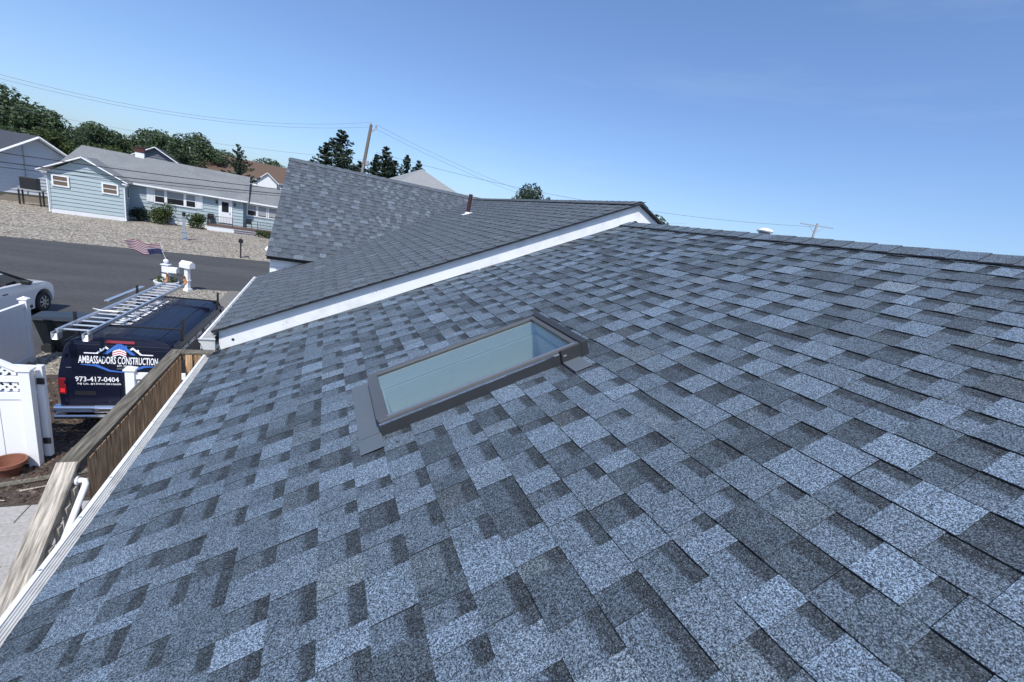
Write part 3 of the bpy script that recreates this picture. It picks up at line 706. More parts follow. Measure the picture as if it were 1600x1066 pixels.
# ------------------------------------------------------------------ neighbour houses
def lap(mb, x0f, z0, z1, h, y, facing=-1):
    """lap boards on a wall facing -y; x0f(z) -> (x0,x1)"""
    z=z0
    while z<z1-.01:
        zt=min(z+h,z1); a0,b0=x0f(z); a1,b1=x0f(zt)
        vs=[(a0,y-.055,z),(b0,y-.055,z),(b1,y-.006,zt),(a1,y-.006,zt),(a0,y,z),(b0,y,z),(b1,y,zt),(a1,y,zt)]
        mb.add(vs,[(0,1,2,3),(0,4,5,1),(1,5,6,2),(0,3,7,4)]); z=zt
def window(parent, x0,x1,z0,z1,y, shade=None, split=.5, fr=.11, shade_to=.5, mull=True):
    w=MB()
    for a in ((x0-fr,x1+fr,z1,z1+fr),(x0-fr,x1+fr,z0-fr,z0),(x0-fr,x0,z0,z1),(x1,x1+fr,z0,z1)): w.box(a[0],a[1],y-.07,y-.0,a[2],a[3])
    if mull: zm=z0+(z1-z0)*split; w.box(x0,x1,y-.05,y-.01,zm-.03,zm+.03)
    o=w.build('window',M_WHITE,parent)
    p=MB(); p.box(x0,x1,y-.02,y-.012,z0,z1); p.build('pane',M_PANE,o)
    if shade is not None:
        s=MB(); s.box(x0+.01,x1-.01,y-.029,y-.021,z0+(z1-z0)*(1-shade_to),z1-.005); s.build('blind',shade,o)
    return o
def roof_poly(parent, polys, m, t=.14, name='roof', side=None):
    r=MB()
    for p in polys:
        q=[Vector(x) for x in p]
        if (q[1]-q[0]).cross(q[2]-q[0]).z<0: p=p[::-1]
        r.slab(p,t,0,1)
    return r.build(name,[m,side or M_WHITE],parent)
bh=thing('blue_house','pale blue ranch house with grey roof and white trim across the street','house',(-15.8,50.9,G),R(10))
b=MB(); lap(b,lambda z:((-4.75,0) if z<3.35 else (-4.75+(z-3.35)*1.42,-(z-3.35)*1.42-.0)),.40,4.98,.33,0)
b.add([(-4.75,0,0),(0,0,0),(0,4,0),(-4.75,4,0),(-4.75,0,3.4),(0,0,3.4),(0,4,3.4),(-4.75,4,3.4)],[(1,2,6,5),(0,4,7,3)])
for z in range(12):
    b.box(0,.02,.0,3.0,.4+z*.25,.4+z*.25+.235)
b.build('front_wing_siding',M_SIDING,bh)
b=MB(); b.box(-4.76,.01,-.012,3.0,0,.40); b.build('foundation',M_FOUND,bh)
b=MB(); lap(b,lambda z:(-4.75,9.22),.40,3.45,.33,3.0); b.build('main_siding',M_SIDING,bh)
b=MB(); lap(b,lambda z:(9.2,14.2),.40,3.4,.33,3.7); b.build('side_wing_siding',M_SIDING,bh)
b=MB(); b.add([(9.2,3,0),(9.2,10.6,0),(9.2,10.6,3.4),(9.2,6.9,5.85),(9.2,3,3.4)],[(0,1,2,3,4)]); b.add([(-4.8,3,0),(-4.8,10.6,0),(-4.8,10.6,3.4),(-4.8,3,3.4)],[(0,1,2,3)]); b.box(-4.7,14.2,10.5,10.6,0,3.4); b.box(14.1,14.2,3.72,10.5,0,3.4); b.build('end_wall',M_SIDING,bh)
b=MB(); b.box(-4.7,9.19,2.985,3.1,0,.40); b.box(9.2,14.2,3.685,3.8,0,.4); b.build('foundation',M_FOUND,bh)
# roofs
ze,zr=3.50,6.02
r_=roof_poly(bh,[[(-5.2,2.55,ze-.06),(9.7,2.55,ze-.06),(9.95,6.9,zr),(-3.85,6.9,zr)],[(9.95,6.9,zr),(9.7,11.2,ze),(-5.2,11.2,ze),(-3.85,6.9,zr)],[(-5.2,11.2,ze),(-5.2,2.55,ze-.06),(-3.85,6.9,zr)]],M_ROOFG)
roof_poly(bh,[[(-2.55,-.4,5.02),(-5.35,-.4,3.42),(-5.35,4.2,3.42),(-2.55,5.2,5.02)],[(.33,-.4,3.42),(-2.55,-.4,5.02),(-2.55,5.2,5.02),(.33,2.7,3.42)]],M_ROOFG,.10,'wing_roof')
roof_poly(bh,[[(9.4,3.25,3.40),(14.6,3.25,3.40),(14.6,7.2,5.2),(9.3,7.2,5.2)],[(14.6,7.2,5.2),(14.6,11,3.4),(9.3,11,3.4),(9.3,7.2,5.2)]],M_ROOFG,.12,'side_wing_roof')
b=MB(); b.bar((-2.55,-.415,4.93),(-5.35,-.415,3.36),.03,.17,0,(0,1,0)); b.bar((-2.55,-.415,4.93),(.33,-.415,3.36),.03,.17,0,(0,1,0)); b.box(-5.3,-4.7,-.4,.0,3.22,3.34); b.box(-.05,.3,-.4,.0,3.22,3.34); b.build('rake_trim',M_WHITE,bh)
b=MB(); b.box(.1,9.6,2.42,2.56,3.30,3.42); b.box(9.4,14.6,3.12,3.26,3.24,3.36); b.build('gutter',M_WHITE,bh)
b=MB(); b.box(.1,9.6,2.56,2.99,3.27,3.30); b.box(9.4,14.5,3.26,3.69,3.22,3.25); b.build('soffit',M_WHITE,bh)
for x in (-4.80,.05):
    b=MB(); b.tube([(x+(.25 if x>0 else -.4),-.2,3.3),(x,-.06,3.0),(x,-.06,.15),(x+.05,-.25,.06)],.045,8); b.build('downspout',M_WHITE,bh)
b=MB(); b.box(-4.77,-4.66,-.066,-.057,.4,3.3); b.box(-.09,.02,-.066,-.057,.4,3.3); b.build('corner_board',M_SIDING,bh)
window(bh,-4.42,-3.58,2.36,3.08,-.056,M_BLINDB,shade_to=.97); window(bh,-1.34,-.46,2.32,3.04,-.056,M_BLINDB,shade_to=.97)
for x0,x1 in ((1.87,2.58),(4.32,5.04)): window(bh,x0,x1,1.97,3.14,2.944,M_BLINDW,shade_to=.52)
window(bh,2.80,4.10,1.97,3.14,2.944,M_BLINDW,shade_to=.55,mull=False)
for x0 in (1.24,5.16):
    b=MB(); b.box(x0,x0+.50,2.90,2.965,1.90,3.25)
    for k in range(12): b.box(x0+.05,x0+.45,2.885,2.90,1.98+k*.1,2.04+k*.1)
    b.build('shutter',M_WHITE,bh)
for x0 in (9.66,10.66,11.70): window(bh,x0,x0+.78,1.98,3.06,3.644,M_BLINDW,shade_to=.5 if x0<10 else .9,fr=.1)
sw=MB(); sw.box(.03,.05,1.2,2.3,1.95,3.15); sww=sw.build('window',M_WHITE,bh); p=MB(); p.box(.05,.058,1.35,2.15,2.05,3.05); p.build('pane',M_PANE,sww)
d_=MB(); d_.box(7.02,8.22,2.90,2.968,.80,3.28); dr=d_.build('door',M_WHITE,bh)
p=MB(); p.box(7.18,8.06,2.885,2.899,.82,3.12); p.build('door_leaf',M_DOORW,dr); p=MB(); p.box(7.30,7.90,2.872,2.884,1.95,2.98); p.build('door_glass',M_PANE,dr); p=MB(); p.box(8.0,8.04,2.84,2.884,1.75,1.95); p.build('handle',M_BLACK,dr)
for x in (6.86,8.44):
    p=MB(); p.box(x-.05,x+.05,2.82,2.96,2.82,2.95); p.box(x-.09,x+.09,2.76,2.94,2.95,3.02); p.lathe([(.05,0),(.075,.05),(.06,.15)],8,(x,2.84,2.70)); p.build('wall_lantern',M_BLACK,bh)
p=MB(); p.box(6.0,12.9,1.35,2.965,.50,.62); pf=p.build('porch_floor',M_PORCH,bh)
p=MB(); p.box(6.05,12.8,1.42,2.96,0,.498); p.build('porch_base',M_FOUND,pf)
for k in range(2):
    p=MB(); p.box(8.35,10.3,1.35-.32*(k+1),1.35-.32*k-.002,.36-.18*k-.05,.36-.18*k); p.build('step',M_PORCH,bh)
    p=MB(); p.box(8.38,10.27,1.42-.32*(k+1),1.35-.32*k-.002,0,.31-.18*k-.002); p.build('step_riser',M_FOUND,bh)
def iron_rail(a,b_,z0):
    q=MB(); a=Vector(a); b_=Vector(b_); L=(b_-a).length; nn=int(L/.13)
    q.tube([a+Vector((0,0,.9)),b_+Vector((0,0,.9))],.022,6); q.tube([a+Vector((0,0,.12)),b_+Vector((0,0,.12))],.015,6)
    for i in range(nn+1):
        c_=a.lerp(b_,i/nn); q.tube([c_+Vector((0,0,.02 if i in(0,nn) else .12)),c_+Vector((0,0,.9))],.012 if i not in(0,nn) else .03,5)
    return q.build('porch_railing',M_BLACK,bh)
iron_rail((6.1,1.45,.62),(8.25,1.45,.62),0); iron_rail((6.1,1.5,.62),(6.1,2.9,.62),0); iron_rail((10.5,1.45,.62),(12.7,1.45,.62),0)
ch=MB(); ch.box(.05,.75,6.6,7.3,5.75,6.35); co=ch.build('chimney',M_WHITE,bh); ch=MB(); ch.box(.02,.78,6.57,7.33,6.35,6.78)
ch.box(-.02,.82,6.53,7.37,6.78,6.84); ch.build('brick_stack',M_BRICK,co)
# porch chair
def chair(loc, rz, label):
    t=thing('porch_chair',label,'chair',loc,rz); q=MB(); q.box(-.27,.27,-.25,.25,.42,.46); q.build('seat',M_BLACK,t); q=MB(); q.box(-.27,.27,.24,.28,.47,.98); q.build('backrest',M_BLACK,t)
    for sx in (-1,1):
        for sy in (-1,1): q=MB(); q.box(sx*.25-.02,sx*.25+.02,sy*.23-.02,sy*.23+.02,0,.418); q.build('leg',M_BLACK,t)
        q=MB(); q.box(sx*.26-.025,sx*.26+.025,-.25,.238,.62,.65); q.build('armrest',M_BLACK,t)
BHM=Matrix.Translation((-15.8,50.9,G))@Matrix.Rotation(R(10),4,'Z')
chair(BHM@Vector((9.75,2.6,.622)),R(10),'dark porch chair right of the white front door')
chair(BHM@Vector((6.45,2.4,.622)),R(30),'dark chair behind the porch railing left of the front door')
# white-grey house at the left edge
lh=thing('white_house','white sided house with dark roof at the left edge','house',(-23.58,56,G),R(38))
b=MB(); hw_=6.0; b_e=6.06-.7*6
def gx(z):
    k=(5.75-max(z,1.9))/.70 if z>1.9 else 6.0
    k=min(5.5,max(.02,(5.75-z)/.70)); return (-k,min(k,2.2))
lap(b,lambda z:gx(z),.75,5.7,.30,0); b.build('siding',M_LHSIDE,lh)
b=MB(); b.box(-5.5,2.2,.02,8,0,.75); b.build('foundation',M_FOUNDT,lh)
b=MB(); b.add([(2.2,0,.7),(2.2,9,.7),(2.2,9,4.2),(2.2,0,4.2)],[(0,1,2,3)]); b.build('end_wall',M_LHSIDE,lh)
roof_poly(lh,[[(0,-.9,6.06),(-6.2,-.9,1.72),(-6.2,10,1.72),(0,10,6.06)],[(2.7,-.9,4.17),(0,-.9,6.06),(0,10,6.06),(2.7,10,4.17)]],M_ROOFD,.16)
b=MB(); b.bar((0,-.93,5.93),(-6.2,-.93,1.6),.05,.24,0,(0,1,0)); b.bar((0,-.93,5.93),(2.7,-.93,4.04),.05,.24,0,(0,1,0)); b.build('rake_trim',M_WHITE,lh)
b=MB(); b.tube([(-.9,-.05,.8),(-.9,-.05,5.0)],.05,6); b.build('conduit',M_GREYM,lh)
acu=thing('air_conditioner','black air conditioner unit on a stand beside the white house','appliance',(-23.1,53.4,G),R(6))
b=MB(); b.box(-.55,.55,-.35,.35,1.42,2.40); b.build('housing',M_BLACK,acu,bevel=.03)
b=MB(); b.box(-.8,.8,-.45,.45,1.30,1.40); b.build('stand_top',M_GREYM,acu)
for sx in (-.65,.65):
    for sy in (-.35,.35):
        b=MB(); b.box(sx-.05,sx+.05,sy-.05,sy+.05,0,1.298); b.build('leg',M_BLACK,acu)
# grey gabled house behind
gh=thing('grey_house','slate grey gabled house behind the blue house chimney','house',(-20.2,75,G),R(8))
b=MB(); lap(b,lambda z:(-min(3.4,(7.55-z)/.62),min(3.4,(7.55-z)/.62)),0,7.5,.3,0); b.box(-3.4,3.4,.01,9,0,5.3); b.build('siding',M_GHSIDE,gh)
roof_poly(gh,[[(0,-.4,7.68),(-3.9,-.4,5.26),(-3.9,9.4,5.26),(0,9.4,7.68)],[(3.9,-.4,5.26),(0,-.4,7.68),(0,9.4,7.68),(3.9,9.4,5.26)]],M_ROOFD,.12)
b=MB(); b.bar((0,-.43,7.60),(-3.9,-.43,5.18),.05,.2,0,(0,1,0)); b.bar((0,-.43,7.60),(3.9,-.43,5.18),.05,.2,0,(0,1,0)); b.build('rake_trim',M_WHITE,gh)
for x in (-1.4,.5): window(gh,x,x+.8,4.6,5.9,-.056,None)
# brown-roofed house
wh=thing('brown_roof_house','white house with long brown roof behind the cedar','house',(-10.6,80,G),R(7))
b=MB(); lap(b,lambda z:(-6,9),0,6.1,.3,0); b.box(-6,9,.01,10,0,6.1); b.build('siding',M_WHITE,wh)
roof_poly(wh,[[(-6.4,-.5,6.05),(9.4,-.5,6.05),(9.4,5,8.75),(-6.4,5,8.75)],[(9.4,5,8.75),(9.4,10.5,6.05),(-6.4,10.5,6.05),(-6.4,5,8.75)]],M_ROOFB,.15)
b=MB(); b.add([(1.6,-1.2,4.6),(4.2,-1.2,4.6),(4.2,-1.2,6.0),(2.9,-1.2,7.2),(1.6,-1.2,6.0),(1.6,-.01,4.6),(4.2,-.01,4.6),(4.2,-.01,6.0),(1.6,-.01,6.0),(2.9,-.01,7.2)],[(0,1,2,3,4),(1,6,7,2),(0,4,8,5),(0,5,6,1)]); b.build('entry_gable',M_WHITE,wh)
roof_poly(wh,[[(2.9,-1.5,7.35),(1.3,-1.5,5.9),(1.3,1,5.9),(2.9,2.2,7.35)],[(4.5,-1.5,5.9),(2.9,-1.5,7.35),(2.9,2.2,7.35),(4.5,1,5.9)]],M_WHITE,.10,'gable_roof')
for x in (4.9,6.8): window(wh,x,x+.65,5.0,5.8,-.056,None)
# grey hip-roofed house beyond the cross gable
hh=thing('hip_roof_house','house with light grey hipped roof beyond the cross gable ridge','house',(8.0,38,G),R(10))
b=MB(); b.box(-4.5,4.5,-4.5,4.5,0,6.1); b.build('wall',M_WHITE,hh)
hp=(0,0,9.1)
roof_poly(hh,[[(-5,-5,6.2),(5,-5,6.2),hp],[(5,-5,6.2),(5,5,6.2),hp],[(5,5,6.2),(-5,5,6.2),hp],[(-5,5,6.2),(-5,-5,6.2),hp]],M_ROOFL,.1)
# ------------------------------------------------------------------ shrubs
def shrub(loc, rx, rz_, label, m, seed, n=900):
    t=thing('shrub',label,'shrub',loc,0,'shrubs along the blue house'); r=random.Random(seed); q=MB(); cr=MB()
    for k in range(5):
        a=r.random()*6.28; q.tube([(0,0,0),(math.cos(a)*rx*.4,math.sin(a)*rx*.4,rz_*.7)],[.03,.012],5)
    for k in range(14):
        a=r.random()*6.28; d_=r.random()**.5*rx*.7; c=(math.cos(a)*d_,math.sin(a)*d_*.8,rz_*r.uniform(.25,.78))
        leaf_cloud(cr,r,c,(rx*.38,rx*.36,rz_*.26),n//14,.05,.11)
    q.build('stem',M_BARK,t); cr.build('crown',m,t,fix=False)
shrub(BHM@Vector((.75,1.9,0)),.75,1.35,'small dark shrub in the corner by the downspout',M_LEAFD,51,1100)
shrub(BHM@Vector((2.75,1.5,0)),1.5,2.25,'large rounded bush under the triple window',M_LEAFL,52,2600)
shrub(BHM@Vector((5.25,1.6,0)),.95,1.55,'middle sized bush left of the porch',M_LEAFL,53,1500)
shrub(BHM@Vector((11.2,.6,0)),.9,.75,'low leafy plant right of the porch steps',M_LEAFL,54,900)
shrub(BHM@Vector((-9.6,-1.2,0)),1.0,1.3,'dark bush by the white house at the left edge',M_LEAFD,55,1000)
# ------------------------------------------------------------------ street furniture
lp=thing('lamp_post','blue-grey lamp post standing in the gravel yard','lamp post',(-9.54,43.13,G),R(10))
b=MB(); b.box(-.17,.17,-.17,.17,0,.62); b.box(-.20,.20,-.20,.20,.62,.67); b.box(-.20,.2,-.2,.2,0,.08); b.build('base',M_LAMPP,lp)
b=MB(); b.box(-.10,.10,-.10,.10,.671,1.82); b.box(-.14,.14,-.14,.14,1.82,1.88); b.build('shaft',M_LAMPP,lp)
b=MB(); b.lathe([(.05,1.88),(.11,1.95),(.13,2.12),(.15,2.14),(.02,2.28)],8); b.build('lantern',M_BLACK,lp)
bm_=thing('mailbox','small black mailbox on a thin post by the far kerb','mailbox',(-4.67,37.02,G),R(10))
b=MB(); b.box(-.045,.045,-.045,.045,0,1.12); b.build('post',M_BLACK,bm_)
b=MB(); b.prism([(-.14,0),(.14,0),(.14,.14)]+[(.14*math.cos(a),.14+.14*math.sin(a)) for a in (.5,1.05,1.57,2.1,2.64)]+[(-.14,.14)],-.28,.28,lambda p,q,a:(p,a,1.12+q)); b.build('box',M_BLACK,bm_)
mb_=thing('mailbox','white mailbox with a gabled top on a stout white post','mailbox',(-4.93,24.38,G),R(-28))
b=MB(); b.box(-.13,.13,-.13,.13,0,.12); b.box(-.085,.085,-.085,.085,.12,1.12); b.box(-.11,.11,-.11,.11,.50,.55); b.build('post',M_VINYL,mb_,bevel=.006)
b=MB(); b.prism([(-.17,0),(.17,0),(.17,.2),(0,.33),(-.17,.2)],-.26,.26,lambda p,q,a:(a,p,1.12+q)); b.build('box',M_VINYL,mb_,bevel=.006)
pp=thing('ornamental_post','white post with ball finial and side box set in a planter','post',(-5.9,25.0,G),R(-10))
b=MB(); b.lathe([(.42,.0),(.50,.22),(.50,.26),(.44,.26),(.42,.2)],18); b.build('planter',M_VINYL,pp)
b=MB(); b.box(-.13,.13,-.13,.13,.2,1.05); b.box(-.17,.17,-.17,.17,1.05,1.09); b.build('post',M_VINYL,pp,bevel=.006)
b=MB(); b.lathe([(.02,1.09),(.05,1.10),(.05,1.13),(.10,1.18),(.11,1.24),(.08,1.30),(.02,1.33)],14); b.build('finial',M_VINYL,pp,smooth=True)
b=MB(); b.prism([(-.15,0),(.15,0),(.15,.17),(.09,.25),(-.09,.25),(-.15,.17)],.13,.48,lambda p,q,a:(a,p,.72+q)); b.build('side_box',M_VINYL,pp)
cr=MB(); leaf_cloud(cr,random.Random(77),(0,0,.34),(.42,.42,.16),240,.04,.08); cr.build('plants',M_LEAFL,pp,fix=False)
# flag
fg=thing('flag','striped flag with blue canton streaming left from its short pole','flag',(-5.9,25.0,G+1.33))
b=MB(); b.tube([(0,0,-.01),(-.18,0,.55),(-.30,0,1.22)],.016,8); b.lathe([(.004,0),(.03,.02),(.004,.05)],8,(-.30,0,1.22)); b.build('pole',M_PVC,fg)
def flagmesh():
    q=MB(); nx,nz=40,26
    M_W=mat('flag_white',(.46,.43,.46),.8); M_R=mat('flag_red',(.16,.012,.025),.8); M_B=mat('flag_blue',(.012,.016,.075),.8)  # cloth colours darkened: the backlit side's shade is put into them
    idx=lambda i,j:i*(nz+1)+j
    vs=[]
    for i in range(nx+1):
        s=i/nx
        for j in range(nz+1):
            t=j/nz
            x=-.06-.26*t*.6-2.15*s-.10*t; z=.28+.86*t+.10*s - .62*math.sin(min(1,s*1.0)*1.35)*(.25)*(1-t)*2.0 + .30*s*(1-t)+ .09*math.sin(s*8.5+t*1.6)
            y_=.16*math.sin(s*9+t*1.2)*min(1,s*3)
            vs.append((x,y_,z))
    fs=[];mi=[]
    for i in range(nx):
        for j in range(nz):
            fs.append((idx(i,j),idx(i+1,j),idx(i+1,j+1),idx(i,j+1))); can = i<nx*.42 and j<nz*7/13
            mi.append(2 if can else ((j//2)%2==0)*1)
    q.v=vs;q.f=fs;q.m=mi; o=q.build('cloth',[M_W,M_R,M_B],fg,fix=False)
    o.data.polygons.foreach_set('use_smooth',[True]*len(o.data.polygons)); md=o.modifiers.new('s','SOLIDIFY'); md.thickness=.006
    # stars
    s=MB(); r=random.Random(2)
    def P(si,tj):
        i=min(nx-1,int(si*nx)); j=min(nz-1,int(tj*nz)); return Vector(vs[idx(i,j)])
    for a in range(6):
        for b2 in range(5):
            c=P(.03+a*.066,.05+b2*.10)+Vector((0,-.012,0))
            s.add([c+Vector((.011*math.cos(k*1.2566+1.57),0,.011*math.sin(k*1.2566+1.57))) for k in range(5)],[(0,1,2,3,4)])
    s.build('stars',M_W,fg,fix=False)
flagmesh()
for c_ in fg.children: c_.scale=(.60,.60,.56)
# ------------------------------------------------------------------ white vinyl fence, gate, far fence
def vpost(mb, x, y_, z0, h, w=.065):
    mb.box(x-w,x+w,y_-w,y_+w,z0,z0+h); mb.box(x-w-.022,x+w+.022,y_-w-.022,y_+w+.022,z0+h,z0+h+.03)
    k=w+.018; mb.add([(x-k,y_-k,z0+h+.03),(x+k,y_-k,z0+h+.03),(x+k,y_+k,z0+h+.03),(x-k,y_+k,z0+h+.03),(x,y_,z0+h+.085)],[(0,1,4),(1,2,4),(2,3,4),(3,0,4)])
def lattice(mb, a, b, z0, z1f, y_, step=.10):
    # diagonal strips between z0 and z1f(x)
    k=a-(3.0)
    while k<b:
        for sgn in (1,-1):
            pts=[]
            for i in range(41):
                x=a+(b-a)*i/40
                z=z0+((x-k) if sgn==1 else (k+1.2-x)); 
                if z0<=z<=z1f(x): pts.append((x,z))
            if len(pts)>1:
                p,q=pts[0],pts[-1]; yo=y_+(.004 if sgn==1 else -.004)
                mb.bar((p[0],yo,p[1]),(q[0],yo,q[1]),.006,.032,0,(0,1,0)) if False else mb.bar((p[0],yo,p[1]),(q[0],yo,q[1]),.035,.007,0,(0,1,0))
        k+=step
fn=thing('vinyl_fence','white vinyl fence section with arched lattice top behind the clay pot','fence',(-3.6,9.25,G+.014))
b=MB(); vpost(b,0,0,0,1.83,.07); b.build('post',M_VINYL,fn,bevel=.004)
x=-.085
bi=0
while x>-2.1:
    b=MB(); b.box(x-.28,x-.004,-.012,.012,.12,1.30); b.build('panel_board',M_VINYL,fn,bevel=.003); x-=.284
b=MB(); b.box(-2.2,-.071,-.03,.03,1.30,1.42); b.build('rail',M_VINYL,fn); b=MB(); b.box(-2.2,-.071,-.03,.03,.04,.12); b.build('rail',M_VINYL,fn)
b=MB(); b.box(-2.2,-.071,-.028,.028,1.62,1.72); b.build('rail',M_VINYL,fn)
arch=lambda x:1.80+.42*math.sin(min(1,(-.07-x)/2.1)*math.pi)
b=MB(); lattice(b,-2.2,-.07,1.42,lambda x:1.62,0); b.build('lattice',M_VINYL,fn)
b=MB(); lattice(b,-2.2,-.07,1.72,arch,0); b.build('lattice',M_VINYL,fn)
b=MB(); pts=[-.07-2.1*i/14 for i in range(15)]
for p,q in zip(pts,pts[1:]): b.bar((p,0,arch(p)+.03),(q,0,arch(q)+.03),.06,.075)
b.build('arched_rail',M_VINYL,fn)
gt=thing('gate','open white vinyl gate leaf seen edge-on beside the fence post','gate',(-3.46,9.44,G+.014),R(176))
b=MB(); b.box(.0,.10,-.045,.045,.08,1.85); b.build('stile',M_VINYL,gt,bevel=.004)
b=MB(); b.box(1.05,1.15,-.045,.045,.08,1.85); b.build('stile',M_VINYL,gt,bevel=.004)
for z in (.10,1.25,1.74):
    b=MB(); b.box(.101,1.049,-.03,.03,z,z+.10); b.build('rail',M_VINYL,gt)
x=.105
while x<1.0:
    b=MB(); b.box(x,min(x+.185,1.045),-.012,.012,.20,1.25); b.build('panel_board',M_VINYL,gt); x+=.189
for z in (.35,1.52):
    b=MB(); b.box(-.02,.075,.046,.075,z,z+.11); b.build('hinge',M_BLACK,gt)
f2=thing('vinyl_fence','white vinyl fence stub with lattice between van and deck','fence',(-2.31,9.55,G+.014))
b=MB(); vpost(b,0,0,0,1.76,.07); b.build('post',M_VINYL,f2,bevel=.004)
b=MB(); b.box(.071,2.2,-.03,.03,1.58,1.70); b.build('rail',M_VINYL,f2); b=MB(); b.box(.071,2.2,-.03,.03,1.16,1.28); b.build('rail',M_VINYL,f2)
b=MB(); lattice(b,.07,2.2,1.28,lambda x:1.58,0); b.build('lattice',M_VINYL,f2)
x=.075
while x<2.1:
    b=MB(); b.box(x,x+.28,-.012,.012,.1,1.16); b.build('panel_board',M_VINYL,f2); x+=.284
b=MB(); b.box(-.10,-.071,-.05,.03,1.28,1.38); b.build('latch',M_BLACK,f2)
f3=thing('vinyl_fence','white vinyl privacy fence with capped end post by the trash bin','fence',(-5.97,14.44,G+.006))
b=MB(); vpost(b,0,0,0,1.68,.07); b.build('post',M_VINYL,f3,bevel=.004)
b=MB(); b.box(-.035,.035,-4.6,-.071,1.48,1.60); b.build('rail',M_VINYL,f3); b=MB(); b.box(-.035,.035,-4.6,-.071,.05,.18); b.build('rail',M_VINYL,f3)
y_=-.075
while y_>-4.5:
    b=MB(); b.box(-.014,.014,y_-.28,y_-.003,.18,1.48); b.build('panel_board',M_VINYL,f3); y_-=.283
# clay pot, log edging
pot=thing('flower_pot','empty terracotta pot on the soil beside the white fence','pot',(-3.83,8.98,G+.014))
b=MB(); b.lathe([(.12,0),(.20,.20),(.215,.21),(.235,.21),(.235,.27),(.205,.27),(.19,.20),(.11,.03)],24); b.build('body',M_TERRA,pot,smooth=True)
b=MB(); b.tube([(-4.6,8.35,G+.05),(-3.6,8.62,G+.06),(-2.6,8.95,G+.05),(-1.8,9.1,G+.04)],[.045,.05,.045,.03],8); tag(b.build('log',M_WOOD,None),'thin grey log edging the soil below the clay pot','log')
for i,(x,y_,a,l) in enumerate(((-3.45,8.42,.2,.35),(-3.2,8.85,.5,.22),(-3.75,8.22,-.3,.28))):
    b=MB(); b.tube([(0,0,0),(math.cos(a)*l,math.sin(a)*l,.03)],[.018,.008],6); o=b.build('wood_stick',M_WOODL,None); o.location=(x,y_,G+.035)
    tag(o,['pale dry stick nearest the patio edge','short pale stick beside the fence post foot','pale dry stick at the left below the pot'][i],'stick')
# ------------------------------------------------------------------ wheeled bin
bn=thing('trash_bin','dark grey wheeled trash bin behind the van','bin',(-5.50,15.45,G+.008),R(4))
b=MB(); lo,hi=(.50,.28),(.66,.40)
vs=[(-lo[0],-lo[1],.06),(lo[0],-lo[1],.06),(lo[0],lo[1],.06),(-lo[0],lo[1],.06),(-hi[0],-hi[1],.96),(hi[0],-hi[1],.96),(hi[0],hi[1],.96),(-hi[0],hi[1],.96)]
b.add(vs,[(0,3,2,1),(4,5,6,7),(0,1,5,4),(1,2,6,5),(2,3,7,6),(3,0,4,7)]); b.build('body',M_BIN,bn,bevel=.03,seg=3)
b=MB(); b.box(-.76,.76,-.43,.43,.955,.99); b.build('rim',M_BIN,bn,bevel=.01)
b=MB(); b.add([(-.78,-.44,.99),(.80,-.44,.99),(.86,.44,.99),(-.78,.44,.99),(-.70,-.30,1.05),(.60,-.30,1.05),(.62,.30,1.05),(-.60,.30,1.05)],[(0,3,2,1),(4,5,6,7),(0,1,5,4),(1,2,6,5),(2,3,7,6),(3,0,4,7)]); b.build('lid',M_BINLID,bn,bevel=.012)
for sy in (-.30,.30):
    b=MB(); b.lathe([(.13,-.03),(.14,-.02),(.14,.02),(.13,.03)],20,(0,0,0),0,Matrix.Translation((-.44,sy,.14))@Matrix.Rotation(R(90),4,'X')); b.build('wheel',M_RUBBER,bn)
b=MB(); b.tube([(.76,-.28,.97),(.92,-.25,.99),(.92,.25,.99),(.76,.28,.97)],.018,8); b.build('handle',M_BIN,bn)
# ------------------------------------------------------------------ lettering
def text(s, name, m, parent, M, width=None, height=None, bold=.0, ext=.0015):
    cu=bpy.data.curves.new('t','FONT'); cu.body=s; cu.size=1; cu.align_x='CENTER'; cu.align_y='BOTTOM_BASELINE' if False else 'BOTTOM'; cu.offset=bold; cu.extrude=0; cu.resolution_u=2
    o=bpy.data.objects.new('t',cu); COL.objects.link(o); dg=bpy.context.evaluated_depsgraph_get(); me=bpy.data.meshes.new_from_object(o.evaluated_get(dg)); bpy.data.objects.remove(o)
    xs=[v.co.x for v in me.vertices]; ys_=[v.co.y for v in me.vertices]; w0,h0=max(xs)-min(xs),max(ys_)-min(ys_); cx=(max(xs)+min(xs))/2; y0=min(ys_)
    for v in me.vertices: v.co=M@Vector(((v.co.x-cx)*width/w0,(v.co.y-y0)*height/h0,ext))
    me.materials.clear(); me.materials.append(m); ob=link(name,me,parent); return ob
def poly(name, pts, m, parent, M, ext=.001, t=.0):
    b=MB(); b.add([M@Vector((p[0],p[1],ext)) for p in pts],[tuple(range(len(pts)))]); return b.build(name,m,parent,fix=False)
# ------------------------------------------------------------------ van
van=thing('van','navy work van with white lettering and a roof rack in the driveway','van',(-2.77,10.42,G+.016),R(-1.8))
half=[(.90,.42),(.985,.58),(1.0,.85),(1.0,1.15),(.985,1.32),(.93,1.68),(.885,1.84),(.80,1.95),(.66,2.005),(.36,2.035),(0,2.045)]
def zmax(y_):
    for (a,za),(b2,zb2) in zip(((-1,3),(3.95,3)),((3.95,3),(3.951,2.05))): pass
    P=((0,2.2),(3.9,2.2),(4.05,2.03),(4.85,1.30),(5.0,1.22),(5.45,1.08),(5.62,.90))
    for (a,za),(b2,zb2) in zip(P,P[1:]):
        if a<=y_<=b2: return za+(zb2-za)*(y_-a)/(b2-a)
    return .9
secs=[0,.03,.09,.2,.6,1.4,2.4,3.4,3.9,4.05,4.25,4.45,4.65,4.85,5.0,5.25,5.45,5.56,5.62]
vb=MB(); k=len(half)
